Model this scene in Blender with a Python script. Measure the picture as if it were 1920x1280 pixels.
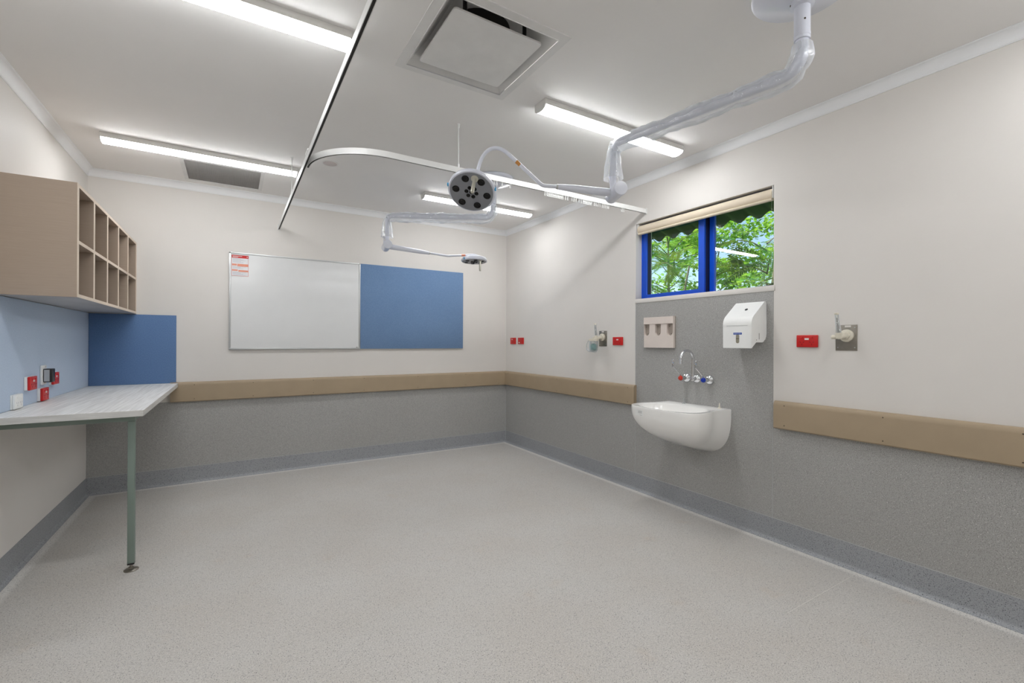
import bpy, bmesh, math, random
from mathutils import Vector, Matrix
PI = math.pi
for o in list(bpy.data.objects): bpy.data.objects.remove(o)
SC = bpy.context.scene
COL = SC.collection
random.seed(7)

# ------------------------------------------------------------------ camera
XL, XR, YB, YF, HC = -1.020, 2.986, 5.012, -3.30, 2.685     # room limits (m)
cam_d = bpy.data.cameras.new('camera'); cam = bpy.data.objects.new('camera', cam_d); COL.objects.link(cam)
cam_d.sensor_width = 36.0; cam_d.lens = 854.55 / 1920 * 36.0; cam_d.clip_start = 0.05; cam_d.clip_end = 300
YAW, PITCH, ROLL, EYE = math.radians(31.522), math.radians(0.0613), math.radians(0.215), 1.2734
fw = Vector((math.sin(YAW)*math.cos(PITCH), math.cos(YAW)*math.cos(PITCH), math.sin(PITCH)))
rt = Vector((math.cos(YAW), -math.sin(YAW), 0)); up = rt.cross(fw)
r2 = rt*math.cos(ROLL) + up*math.sin(ROLL); u2 = up*math.cos(ROLL) - rt*math.sin(ROLL)
cam.matrix_world = Matrix(((r2.x, u2.x, -fw.x, 0), (r2.y, u2.y, -fw.y, 0), (r2.z, u2.z, -fw.z, EYE), (0, 0, 0, 1)))
SC.camera = cam

# ------------------------------------------------------------------ world, sun, exposure
W = bpy.data.worlds.new('sky'); SC.world = W; W.use_nodes = True
wn = W.node_tree.nodes; wl = W.node_tree.links; wn.clear()
wo = wn.new('ShaderNodeOutputWorld'); wb = wn.new('ShaderNodeBackground'); sk = wn.new('ShaderNodeTexSky')
sk.sky_type = 'NISHITA'; sk.sun_disc = False; sk.sun_elevation = math.radians(55); sk.sun_rotation = math.radians(200)
sk.air_density = 1.0; sk.dust_density = 0.6
wb.inputs['Strength'].default_value = 0.19
wl.new(sk.outputs[0], wb.inputs[0]); wl.new(wb.outputs[0], wo.inputs[0])
sd = bpy.data.lights.new('sun', 'SUN'); sun = bpy.data.objects.new('sun', sd); COL.objects.link(sun)
sd.energy = 8.0; sd.angle = math.radians(0.6); sd.color = (1.0, 0.96, 0.88)
sun.rotation_euler = Vector((-0.35, 0.30, 0.9)).to_track_quat('Z', 'Y').to_euler(); sun.location = (6, 4, 8)
LAMP = 24.0          # radiance of the batten diffusers
vs = SC.view_settings
vs.view_transform = 'Standard'; vs.look = 'None'; vs.gamma = 1.0; vs.use_curve_mapping = False; vs.exposure = 0.25

# ------------------------------------------------------------------ materials
def srgb(r, g, b):
    f = lambda c: (c/255/12.92) if c <= 10 else ((c/255+0.055)/1.055)**2.4
    return (f(r), f(g), f(b), 1)
class N:
    def __init__(s, name):
        s.m = bpy.data.materials.new(name); s.m.use_nodes = True
        s.t = s.m.node_tree; s.n = s.t.nodes; s.l = s.t.links
        s.b = s.n['Principled BSDF']; s.out = s.n['Material Output']
    def new(s, t, **k):
        n = s.n.new(t)
        for a, v in k.items(): setattr(n, a, v)
        return n
    def pos(s):
        return s.new('ShaderNodeNewGeometry').outputs['Position']
    def set(s, i, v): s.b.inputs[i].default_value = v
def ramp(m, a, c0, b, c1, interp='LINEAR'):
    r = m.new('ShaderNodeValToRGB'); r.color_ramp.interpolation = interp
    e = r.color_ramp.elements; e[0].position = a; e[0].color = c0; e[1].position = b; e[1].color = c1
    return r
def mixc(m, fac, a, b, mode='MIX'):
    x = m.new('ShaderNodeMix', data_type='RGBA', blend_type=mode)
    for s, v in ((0, fac), (6, a), (7, b)):
        if hasattr(v, 'links') or isinstance(v, bpy.types.NodeSocket): m.l.new(v, x.inputs[s])
        else: x.inputs[s].default_value = v
    return x.outputs[2]
def mat(name, col, rough=0.5, metal=0.0, var=0.04, scale=9.0, bump=0.0, bscale=300, spec=0.5, coat=0.0, **kw):
    m = N(name)
    tc = m.new('ShaderNodeTexCoord').outputs['Object']
    nz = m.new('ShaderNodeTexNoise'); nz.inputs['Scale'].default_value = scale; nz.inputs['Detail'].default_value = 4
    m.l.new(tc, nz.inputs['Vector'])
    lo = tuple(c*(1-var) for c in col[:3])+(1,); hi = tuple(min(1, c*(1+var)) for c in col[:3])+(1,)
    r = ramp(m, 0.3, lo, 0.7, hi); m.l.new(nz.outputs['Fac'], r.inputs[0]); m.l.new(r.outputs[0], m.b.inputs['Base Color'])
    m.set('Roughness', rough); m.set('Metallic', metal); m.set('Specular IOR Level', spec)
    if coat: m.set('Coat Weight', coat); m.set('Coat Roughness', 0.08)
    for k, v in kw.items(): m.set(k.replace('_', ' '), v)
    if bump:
        n2 = m.new('ShaderNodeTexNoise'); n2.inputs['Scale'].default_value = bscale; n2.inputs['Detail'].default_value = 3
        m.l.new(tc, n2.inputs['Vector'])
        bp = m.new('ShaderNodeBump'); bp.inputs['Strength'].default_value = bump; bp.inputs['Distance'].default_value = 0.002
        m.l.new(n2.outputs['Fac'], bp.inputs['Height']); m.l.new(bp.outputs[0], m.b.inputs['Normal'])
    return m.m
def speck(m, base, scale, thr, frac, col, seed=0.0):
    """flecks: voronoi cells of which a fraction carries a fleck"""
    p = m.pos()
    if seed:
        ad = m.new('ShaderNodeVectorMath', operation='ADD'); ad.inputs[1].default_value = (seed, seed*1.7, seed*.6); m.l.new(p, ad.inputs[0]); p = ad.outputs[0]
    v = m.new('ShaderNodeTexVoronoi'); v.inputs['Scale'].default_value = scale; m.l.new(p, v.inputs['Vector'])
    lt = m.new('ShaderNodeMath', operation='LESS_THAN'); lt.inputs[1].default_value = thr; m.l.new(v.outputs['Distance'], lt.inputs[0])
    sp = m.new('ShaderNodeSeparateColor'); m.l.new(v.outputs['Color'], sp.inputs[0])
    l2 = m.new('ShaderNodeMath', operation='LESS_THAN'); l2.inputs[1].default_value = frac; m.l.new(sp.outputs[0], l2.inputs[0])
    mu = m.new('ShaderNodeMath', operation='MULTIPLY'); m.l.new(lt.outputs[0], mu.inputs[0]); m.l.new(l2.outputs[0], mu.inputs[1])
    return mixc(m, mu.outputs[0], base, col)
def mottled(m, c0, c1, scale, detail=3):
    nz = m.new('ShaderNodeTexNoise'); nz.inputs['Scale'].default_value = scale; nz.inputs['Detail'].default_value = detail
    m.l.new(m.pos(), nz.inputs['Vector'])
    r = ramp(m, 0.35, c0, 0.65, c1); m.l.new(nz.outputs['Fac'], r.inputs[0]); return r.outputs[0]

def grain(m, c, scale, lo, hi, fac, stretch=None):
    v = m.pos()
    g = m.new('ShaderNodeTexNoise'); g.inputs['Scale'].default_value = scale; g.inputs['Detail'].default_value = 2; m.l.new(v, g.inputs['Vector'])
    r = ramp(m, 0.32, lo, 0.68, hi); m.l.new(g.outputs['Fac'], r.inputs[0]); return mixc(m, fac, c, r.outputs[0])
def floor_mat():
    m = N('speckled_floor_vinyl')
    c = mottled(m, srgb(190, 185, 178), srgb(197, 195, 191), 2.2, 5)
    # rusty scuffs
    nz = m.new('ShaderNodeTexNoise'); nz.inputs['Scale'].default_value = 5.0; nz.inputs['Detail'].default_value = 6
    m.l.new(m.pos(), nz.inputs['Vector'])
    r = ramp(m, 0.63, (0, 0, 0, 1), 0.80, (0.55, 0.55, 0.55, 1)); m.l.new(nz.outputs['Fac'], r.inputs[0])
    c = mixc(m, r.outputs[0], c, srgb(190, 168, 143))
    # lighter band along the coved edges
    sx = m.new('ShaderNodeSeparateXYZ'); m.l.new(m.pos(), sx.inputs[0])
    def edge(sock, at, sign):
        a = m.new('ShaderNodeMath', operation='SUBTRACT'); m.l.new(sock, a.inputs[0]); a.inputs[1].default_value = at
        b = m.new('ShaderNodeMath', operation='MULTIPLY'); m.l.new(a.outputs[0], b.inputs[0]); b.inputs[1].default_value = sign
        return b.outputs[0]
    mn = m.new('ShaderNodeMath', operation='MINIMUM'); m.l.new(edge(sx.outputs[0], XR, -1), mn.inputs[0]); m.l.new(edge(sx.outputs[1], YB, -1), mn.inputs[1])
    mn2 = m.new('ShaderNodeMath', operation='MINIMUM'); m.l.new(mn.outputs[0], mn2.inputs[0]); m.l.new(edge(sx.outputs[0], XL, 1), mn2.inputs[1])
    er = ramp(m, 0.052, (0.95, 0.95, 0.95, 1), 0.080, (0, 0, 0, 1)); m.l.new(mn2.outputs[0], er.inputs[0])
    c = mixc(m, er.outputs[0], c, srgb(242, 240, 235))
    c = grain(m, c, 170, srgb(168, 164, 158), srgb(212, 209, 205), 0.5)
    c = speck(m, c, 170, 0.30, 0.16, srgb(112, 110, 110))
    c = speck(m, c, 180, 0.30, 0.20, srgb(214, 211, 206), 3.1)
    c = speck(m, c, 230, 0.34, 0.30, srgb(142, 141, 143), 7.7)
    m.l.new(c, m.b.inputs['Base Color']); m.set('Roughness', 0.55); m.set('Specular IOR Level', 0.35)
    return m.m
def skirting_mat():
    m = N('speckled_skirting_vinyl')
    c = mottled(m, srgb(148, 151, 155), srgb(156, 159, 163), 3.0)
    c = grain(m, c, 230, srgb(126, 128, 131), srgb(182, 184, 187), 0.55)
    c = speck(m, c, 180, 0.32, 0.22, srgb(86, 88, 92))
    c = speck(m, c, 130, 0.28, 0.16, srgb(70, 72, 76), 5.2)
    c = speck(m, c, 190, 0.28, 0.20, srgb(186, 189, 193), 2.2)
    m.l.new(c, m.b.inputs['Base Color']); m.set('Roughness', 0.5); m.set('Specular IOR Level', 0.35)
    return m.m
def sheet_mat():
    m = N('grey_granite_vinyl_sheet')
    c = mottled(m, srgb(160, 159, 156), srgb(166, 166, 164), 1.6)
    g = m.new('ShaderNodeTexNoise'); g.inputs['Scale'].default_value = 260; g.inputs['Detail'].default_value = 2; m.l.new(m.pos(), g.inputs['Vector'])
    gr = ramp(m, 0.30, srgb(132, 131, 128), 0.70, srgb(196, 195, 192)); m.l.new(g.outputs['Fac'], gr.inputs[0])
    c = mixc(m, 0.55, c, gr.outputs[0])
    c = speck(m, c, 240, 0.30, 0.22, srgb(122, 120, 116))
    c = speck(m, c, 210, 0.26, 0.16, srgb(196, 195, 190), 4.4)
    c = speck(m, c, 95, 0.13, 0.10, srgb(236, 234, 228), 9.1)
    m.l.new(c, m.b.inputs['Base Color']); m.set('Roughness', 0.5); m.set('Specular IOR Level', 0.4)
    return m.m
def wood_mat():
    m = N('pale_woodgrain_laminate')
    mp = m.new('ShaderNodeMapping'); mp.inputs['Scale'].default_value = (60, 1.6, 60); m.l.new(m.pos(), mp.inputs[0])
    nz = m.new('ShaderNodeTexNoise'); nz.inputs['Scale'].default_value = 1.5; nz.inputs['Detail'].default_value = 5; m.l.new(mp.outputs[0], nz.inputs['Vector'])
    r = ramp(m, 0.32, srgb(214, 212, 208), 0.62, srgb(243, 242, 239)); m.l.new(nz.outputs['Fac'], r.inputs[0])
    m.l.new(r.outputs[0], m.b.inputs['Base Color']); m.set('Roughness', 0.38); return m.m
def cab_mat(name, a, b):
    m = N(name)
    mp = m.new('ShaderNodeMapping'); mp.inputs['Scale'].default_value = (5, 5, 420); m.l.new(m.pos(), mp.inputs[0])
    nz = m.new('ShaderNodeTexNoise'); nz.inputs['Scale'].default_value = 1.4; nz.inputs['Detail'].default_value = 4; m.l.new(mp.outputs[0], nz.inputs['Vector'])
    r = ramp(m, 0.35, a, 0.65, b); m.l.new(nz.outputs['Fac'], r.inputs[0])
    m.l.new(r.outputs[0], m.b.inputs['Base Color']); m.set('Roughness', 0.5); return m.m
def felt_mat(name, a, b, sheen=0.0):
    m = N(name)
    nz = m.new('ShaderNodeTexNoise'); nz.inputs['Scale'].default_value = 120; nz.inputs['Detail'].default_value = 5; m.l.new(m.pos(), nz.inputs['Vector'])
    r = ramp(m, 0.35, a, 0.65, b); m.l.new(nz.outputs['Fac'], r.inputs[0])
    c = mixc(m, 0.25, r.outputs[0], mottled(m, a, b, 3.0))
    m.l.new(c, m.b.inputs['Base Color']); m.set('Roughness', 0.9); m.set('Specular IOR Level', 0.15)
    if sheen: m.set('Sheen Weight', sheen); m.set('Sheen Roughness', 0.5)
    bp = m.new('ShaderNodeBump'); bp.inputs['Strength'].default_value = 0.2; bp.inputs['Distance'].default_value = 0.001
    m.l.new(nz.outputs['Fac'], bp.inputs['Height']); m.l.new(bp.outputs[0], m.b.inputs['Normal'])
    return m.m
def emit_mat(name, col, s):
    m = N(name); e = m.new('ShaderNodeEmission'); e.inputs[0].default_value = col; e.inputs[1].default_value = s
    m.l.new(e.outputs[0], m.out.inputs[0]); return m.m
def glass_mat():
    m = N('window_glass'); t = m.new('ShaderNodeBsdfTransparent'); t.inputs[0].default_value = (0.93, 0.96, 0.95, 1)
    g = m.new('ShaderNodeBsdfGlossy'); g.inputs['Roughness'].default_value = 0.0
    f = m.new('ShaderNodeFresnel'); f.inputs[0].default_value = 1.6
    geo = m.new('ShaderNodeNewGeometry'); iv = m.new('ShaderNodeMath', operation='SUBTRACT'); iv.inputs[0].default_value = 1.0; m.l.new(geo.outputs['Backfacing'], iv.inputs[1])
    mu = m.new('ShaderNodeMath', operation='MULTIPLY'); m.l.new(f.outputs[0], mu.inputs[0]); m.l.new(iv.outputs[0], mu.inputs[1]); mu2 = m.new('ShaderNodeMath', operation='MULTIPLY'); mu2.inputs[1].default_value = 1.6; m.l.new(mu.outputs[0], mu2.inputs[0])
    x = m.new('ShaderNodeMixShader'); m.l.new(mu2.outputs[0], x.inputs[0]); m.l.new(t.outputs[0], x.inputs[1]); m.l.new(g.outputs[0], x.inputs[2])
    m.l.new(x.outputs[0], m.out.inputs[0]); return m.m
def film_mat(name, tint, white, gloss):
    """thin clear crinkled plastic"""
    m = N(name); t = m.new('ShaderNodeBsdfTransparent'); t.inputs[0].default_value = tint
    d = m.new('ShaderNodeBsdfTranslucent'); d.inputs[0].default_value = (0.9, 0.92, 0.95, 1)
    d2 = m.new('ShaderNodeBsdfDiffuse'); d2.inputs[0].default_value = (0.9, 0.92, 0.95, 1)
    g = m.new('ShaderNodeBsdfGlossy'); g.inputs['Roughness'].default_value = 0.12
    nz = m.new('ShaderNodeTexNoise'); nz.inputs['Scale'].default_value = 55; nz.inputs['Detail'].default_value = 3; m.l.new(m.pos(), nz.inputs['Vector'])
    bp = m.new('ShaderNodeBump'); bp.inputs['Strength'].default_value = 0.7; bp.inputs['Distance'].default_value = 0.006
    m.l.new(nz.outputs['Fac'], bp.inputs['Height']); m.l.new(bp.outputs[0], g.inputs['Normal'])
    lw = m.new('ShaderNodeLayerWeight'); lw.inputs[0].default_value = 0.5
    mr = m.new('ShaderNodeMapRange'); mr.inputs[3].default_value = white; mr.inputs[4].default_value = 0.92; m.l.new(lw.outputs['Facing'], mr.inputs[0])
    dd = m.new('ShaderNodeMixShader'); dd.inputs[0].default_value = 0.5; m.l.new(d.outputs[0], dd.inputs[1]); m.l.new(d2.outputs[0], dd.inputs[2])
    x = m.new('ShaderNodeMixShader'); m.l.new(mr.outputs[0], x.inputs[0]); m.l.new(t.outputs[0], x.inputs[1]); m.l.new(dd.outputs[0], x.inputs[2])
    y = m.new('ShaderNodeMixShader'); y.inputs[0].default_value = gloss; m.l.new(x.outputs[0], y.inputs[1]); m.l.new(g.outputs[0], y.inputs[2])
    m.l.new(y.outputs[0], m.out.inputs[0]); return m.m
def leaf_mat(name, a, b, trans=0.45):
    m = N(name); c = mottled(m, a, b, 6.0)
    d = m.new('ShaderNodeBsdfPrincipled'); m.l.new(c, d.inputs['Base Color']); d.inputs['Roughness'].default_value = 0.5; d.inputs['Specular IOR Level'].default_value = 0.3
    t = m.new('ShaderNodeBsdfTranslucent'); m.l.new(mixc(m, 0.5, c, (0.55, 0.75, 0.08, 1)), t.inputs[0])
    x = m.new('ShaderNodeMixShader'); x.inputs[0].default_value = trans; m.l.new(d.outputs[0], x.inputs[1]); m.l.new(t.outputs[0], x.inputs[2])
    m.l.new(x.outputs[0], m.out.inputs[0]); return m.m

M = dict(
    wall=mat('off_white_wall_paint', srgb(222, 218, 213), 0.55, var=0.012, scale=3, bump=0.12, bscale=90, spec=0.35),
    ceil=mat('white_ceiling_paint', srgb(240, 238, 236), 0.8, var=0.01, scale=3, spec=0.2),
    cornice=mat('white_cornice_paint', srgb(240, 241, 242), 0.55, var=0.01),
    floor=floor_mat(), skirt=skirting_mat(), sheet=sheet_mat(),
    floorweld=mat('floor_weld_rod', srgb(216, 213, 207), 0.5), benchedge=cab_mat('woodgrain_edge_strip', srgb(188, 186, 182), srgb(222, 221, 217)),
    weld=mat('pale_weld_rod', srgb(176, 178, 178), 0.5),
    rail=mat('taupe_rail_vinyl', srgb(163, 145, 120), 0.5, var=0.03, bump=0.3, bscale=500),
    screw=mat('dark_screw_head', srgb(70, 60, 50), 0.5, metal=0.3),
    cab=cab_mat('taupe_laminate', srgb(165, 148, 132), srgb(171, 154, 138)),
    cabedge=mat('taupe_edge_band', srgb(218, 202, 184), 0.45),
    cabgrey=cab_mat('grey_laminate_underside', srgb(160, 158, 158), srgb(172, 170, 170)), speaker=mat('perforated_speaker_mesh', srgb(206, 197, 195), 0.7),
    wood=wood_mat(),
    frame=mat('grey_green_powder_coat', srgb(122, 136, 128), 0.45, var=0.03),
    steel=mat('brushed_steel', srgb(150, 145, 136), 0.35, metal=0.9, var=0.1, scale=30),
    chrome=mat('chrome', srgb(225, 227, 230), 0.07, metal=1.0, var=0.01),
    felt=felt_mat('blue_pinboard_felt', srgb(106, 134, 172), srgb(118, 146, 182), 0.15), felt3=felt_mat('shaded_blue_pinboard_felt', srgb(92, 120, 162), srgb(102, 131, 172), 0.15),  # felt3: same blue felt, with shade put into its colour
    felt2=felt_mat('sheen_toned_pinboard_felt', srgb(176, 194, 218), srgb(186, 204, 226), 0.25),  # same blue felt again, grazing sheen painted in as a paler colour
    wboard=mat('white_board_enamel', srgb(222, 223, 223), 0.22, var=0.01, coat=0.3),
    alu=mat('anodised_aluminium', srgb(196, 198, 198), 0.35, metal=0.6, var=0.03),
    white=mat('white_plastic', srgb(240, 241, 239), 0.35, var=0.015),
    track=mat('white_track_enamel', srgb(232, 232, 230), 0.3, var=0.01),
    dark=mat('dark_slot', srgb(40, 38, 36), 0.7),
    red=mat('red_outlet_plastic', srgb(200, 28, 26), 0.35, var=0.04),
    redd=mat('dark_red_slot', srgb(95, 14, 14), 0.6),
    label=mat('white_label', srgb(225, 220, 215), 0.6),
    black=mat('black_plastic', srgb(22, 22, 24), 0.35),
    china=mat('white_vitreous_china', srgb(250, 249, 246), 0.12, var=0.01, coat=0.6),
    lampw=mat('pale_grey_lamp_enamel', srgb(218, 221, 232), 0.28, var=0.01, coat=0.3),
    lampface=mat('graphite_lamp_face', srgb(134, 136, 142), 0.4, var=0.05),
    led=mat('black_led_lens', srgb(10, 9, 9), 0.15, spec=0.3),
    champagne=mat('champagne_metal_handle', srgb(206, 203, 190), 0.3, metal=0.6),
    cyan=mat('blue_tab', srgb(40, 150, 200), 0.4),
    orange=mat('orange_tape', srgb(190, 130, 60), 0.5),
    housing=mat('white_batten_body', srgb(222, 220, 216), 0.5),
    lamp=emit_mat('lit_batten_diffuser', (0.985, 1.0, 1.015, 1), LAMP),
    vent=mat('white_vent_enamel', srgb(228, 227, 225), 0.5),
    grille=mat('grey_eggcrate', srgb(176, 173, 170), 0.6),
    blue=mat('blue_window_frame', srgb(4, 82, 212), 0.35, var=0.05), navy=mat('navy_window_channel', srgb(10, 14, 52), 0.5),
    glass=glass_mat(), film=film_mat('clear_plastic_sleeve', (0.96, 0.97, 0.98, 1), 0.12, 0.14),
    clear=film_mat('clear_moulded_plastic', (0.9, 0.93, 0.92, 1), 0.15, 0.12),
    teal=mat('teal_filter', srgb(96, 150, 148), 0.4, var=0.25, scale=40),
    cream=mat('cream_plastic', srgb(214, 208, 192), 0.4, var=0.05, scale=60),
    rack=mat('beige_rack_laminate', srgb(220, 209, 201), 0.5, var=0.03),
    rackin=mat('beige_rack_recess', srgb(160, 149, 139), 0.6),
    blind=mat('cream_blind_fabric', srgb(222, 208, 186), 0.7, var=0.02, bump=0.2),
    hot=mat('red_tap_button', srgb(206, 60, 44), 0.25), cold=mat('blue_tap_button', srgb(24, 56, 170), 0.25),
    logo=mat('blue_logo', srgb(40, 84, 175), 0.4), grey=mat('grey_print', srgb(120, 118, 118), 0.6),
    window_slot=mat('clouded_viewing_slot', srgb(150, 145, 130), 0.3),
    notice=mat('notice_paper', srgb(228, 228, 230), 0.6), nred=mat('notice_red', srgb(205, 36, 36), 0.5),
    norange=mat('notice_orange', srgb(230, 150, 125), 0.5), ngrey=mat('notice_pale_print', srgb(190, 188, 196), 0.6),
    roof=mat('dark_green_roof_sheet', srgb(52, 64, 56), 0.6, var=0.2, scale=5),
    bark=mat('branch_bark', srgb(126, 124, 96), 0.9, var=0.2, scale=12),
    leaf=leaf_mat('fresh_green_leaf', srgb(80, 150, 40), srgb(140, 195, 62), 0.45),
    leafd=leaf_mat('deep_green_leaf', srgb(30, 84, 30), srgb(62, 122, 44), 0.3),
    grass=mat('lawn_grass', srgb(80, 120, 50), 0.9, var=0.3, scale=3),
)

# ------------------------------------------------------------------ mesh helpers
class MB:
    def __init__(s): s.bm = bmesh.new()
    def box(s, x0, x1, y0, y1, z0, z1, bev=0.0, seg=2):
        r = bmesh.ops.create_cube(s.bm, size=1)
        vs_ = r['verts']
        for v in vs_:
            v.co = Vector((x0 if v.co.x < 0 else x1, y0 if v.co.y < 0 else y1, z0 if v.co.z < 0 else z1))
        if bev:
            es = list({e for v in vs_ for e in v.link_edges})
            bmesh.ops.bevel(s.bm, geom=es, offset=bev, segments=seg, affect='EDGES', profile=0.5)
        return s
    def prism(s, pts, axis, a0, a1, bev=0.0):
        """2-D outline extruded along axis. axis 0: pts=(y,z); 1: (x,z); 2: (x,y)"""
        def P(p, a):
            return Vector((a, p[0], p[1])) if axis == 0 else Vector((p[0], a, p[1])) if axis == 1 else Vector((p[0], p[1], a))
        b0 = [s.bm.verts.new(P(p, a0)) for p in pts]; b1 = [s.bm.verts.new(P(p, a1)) for p in pts]
        n = len(pts); fs = [s.bm.faces.new(b0), s.bm.faces.new(b1[::-1])]
        for i in range(n): fs.append(s.bm.faces.new((b0[i], b1[i], b1[(i+1) % n], b0[(i+1) % n])))
        if bev:
            es = list({e for f in fs[:2] for e in f.edges}); bmesh.ops.bevel(s.bm, geom=es, offset=bev, segments=2, affect='EDGES')
        return s
    def tube(s, path, rad, seg=16, caps=True, jit=0.0, rnd=None):
        """swept round tube; rad a number or list; jit crumples it"""
        path = [Vector(p) for p in path]; n = len(path)
        rad = rad if isinstance(rad, (list, tuple)) else [rad]*n
        t0 = (path[1]-path[0]).normalized(); a = Vector((0, 0, 1)) if abs(t0.z) < 0.9 else Vector((1, 0, 0))
        u = t0.cross(a).normalized(); rings = []
        for i in range(n):
            t = (path[min(i+1, n-1)]-path[max(i-1, 0)]).normalized()
            u = (u - t*u.dot(t)).normalized(); w = t.cross(u)
            ring = []
            for k in range(seg):
                r = rad[i]
                if jit: r *= 1 + jit*(rnd.random()-0.35)
                ring.append(s.bm.verts.new(path[i]+(u*math.cos(2*PI*k/seg)+w*math.sin(2*PI*k/seg))*r))
            rings.append(ring)
        for i in range(n-1):
            for k in range(seg): s.bm.faces.new((rings[i][k], rings[i][(k+1) % seg], rings[i+1][(k+1) % seg], rings[i+1][k]))
        if caps: s.bm.faces.new(rings[0][::-1]); s.bm.faces.new(rings[-1])
        return s
    def cyl(s, p0, p1, r, seg=24): return s.tube([p0, p1], r, seg)
    def lathe(s, prof, o, ax, seg=40, cap0=True, cap1=True):
        """prof = [(radius, height along axis)]"""
        ax = Vector(ax).normalized(); o = Vector(o)
        a = Vector((0, 0, 1)) if abs(ax.z) < 0.9 else Vector((1, 0, 0)); u = ax.cross(a).normalized(); w = ax.cross(u)
        rings = [[s.bm.verts.new(o+ax*h+(u*math.cos(2*PI*k/seg)+w*math.sin(2*PI*k/seg))*r) for k in range(seg)] for r, h in prof]
        for i in range(len(rings)-1):
            for k in range(seg): s.bm.faces.new((rings[i][k], rings[i][(k+1) % seg], rings[i+1][(k+1) % seg], rings[i+1][k]))
        if cap0: s.bm.faces.new(rings[0][::-1])
        if cap1: s.bm.faces.new(rings[-1])
        return s
    def quad(s, *p): s.bm.faces.new([s.bm.verts.new(Vector(q)) for q in p]); return s
    def grid(s, fn, nu, nv, closed_u=False):
        vv = [[s.bm.verts.new(Vector(fn(i, j))) for j in range(nv)] for i in range(nu)]
        for i in range(nu if closed_u else nu-1):
            for j in range(nv-1):
                s.bm.faces.new((vv[i][j], vv[(i+1) % nu][j], vv[(i+1) % nu][j+1], vv[i][j+1]))
        return vv
    def build(s, name, m, parent=None, smooth=True, origin=None):
        bmesh.ops.recalc_face_normals(s.bm, faces=s.bm.faces)
        o0 = Vector(origin) if origin is not None else (world_loc(parent) if parent else Vector((0, 0, 0)))
        for v in s.bm.verts: v.co -= o0
        if smooth:
            for e in s.bm.edges:
                if len(e.link_faces) == 2 and e.calc_face_angle(0) > 0.6: e.smooth = False
            for f in s.bm.faces: f.smooth = True
        me = bpy.data.meshes.new(name); s.bm.to_mesh(me); s.bm.free(); me.materials.append(m)
        o = bpy.data.objects.new(name, me); COL.objects.link(o)
        if parent: o.parent = parent; o.location = o0 - world_loc(parent)
        else: o.location = o0
        return o
def world_loc(o):
    v = Vector((0, 0, 0))
    while o: v += o.location; o = o.parent
    return v
def tag(o, label=None, cat=None, group=None, kind=None):
    if label: o['label'] = label
    if cat: o['category'] = cat
    if group: o['group'] = group
    if kind: o['kind'] = kind
    return o
def thing(name, loc, label, cat, group=None):
    o = bpy.data.objects.new(name, None); COL.objects.link(o); o.location = loc; o.empty_display_size = 0.05
    return tag(o, label, cat, group)
def struct(o): o['kind'] = 'structure'; return o
KIDS = {}
def copy_tree(o, loc=None, parent=None, label=None, group=None):
    c = o.copy(); COL.objects.link(c)
    if parent: c.parent = parent
    if loc is not None: c.location = loc
    if label: c['label'] = label
    if group: c['group'] = group
    for ch in [x for x in bpy.data.objects if x.parent == o]: copy_tree(ch, None, c)
    return c
def fillet(pts, rads, n=8):
    """polyline with rounded corners"""
    pts = [Vector(p) for p in pts]; out = [pts[0]]
    for i in range(1, len(pts)-1):
        a, b, c = pts[i-1], pts[i], pts[i+1]; r = rads[i-1] if isinstance(rads, (list, tuple)) else rads
        d1 = (a-b).normalized(); d2 = (c-b).normalized(); ang = d1.angle(d2)
        if r <= 0 or ang > PI-0.05: out.append(b); continue
        t = r/math.tan(ang/2); t = min(t, (a-b).length*0.95, (c-b).length*0.95); rr = t*math.tan(ang/2)
        cen = b+(d1+d2).normalized()*(rr/math.sin(ang/2)); p0 = b+d1*t-cen; p1 = b+d2*t-cen
        for k in range(n+1):
            f = k/n; A = p0.angle(p1); out.append(cen+(p0*math.sin((1-f)*A)+p1*math.sin(f*A))/math.sin(A))
    out.append(pts[-1]); return out
def resample(path, step):
    path = [Vector(p) for p in path]; out = [path[0]]
    for a, b in zip(path, path[1:]):
        n = max(1, int((b-a).length/step))
        for k in range(1, n+1): out.append(a+(b-a)*k/n)
    return out
def slab(x0, x1, y0, y1, z0, z1, holes, ax=2):
    """slab with rectangular holes; ax = thin axis; holes given in the two other axes"""
    us = sorted({x0, x1, *[h[0] for h in holes], *[h[1] for h in holes]}); vs_ = sorted({y0, y1, *[h[2] for h in holes], *[h[3] for h in holes]})
    b = MB()
    for u0, u1 in zip(us, us[1:]):
        for v0, v1 in zip(vs_, vs_[1:]):
            cu, cv = (u0+u1)/2, (v0+v1)/2
            if any(h[0] < cu < h[1] and h[2] < cv < h[3] for h in holes): continue
            if ax == 2: b.box(u0, u1, v0, v1, z0, z1)
            else: b.box(z0, z1, u0, u1, v0, v1)
    bmesh.ops.remove_doubles(b.bm, verts=b.bm.verts, dist=1e-5)
    seen = {}
    for f in list(b.bm.faces):      # drop the inner faces shared by neighbouring boxes
        k = tuple(sorted(v.index for v in f.verts)) if False else tuple(sorted((round(v.co.x, 4), round(v.co.y, 4), round(v.co.z, 4)) for v in f.verts))
        seen.setdefault(k, []).append(f)
    kill = [f for fs in seen.values() if len(fs) > 1 for f in fs]
    bmesh.ops.delete(b.bm, geom=kill, context='FACES')
    return b

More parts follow.
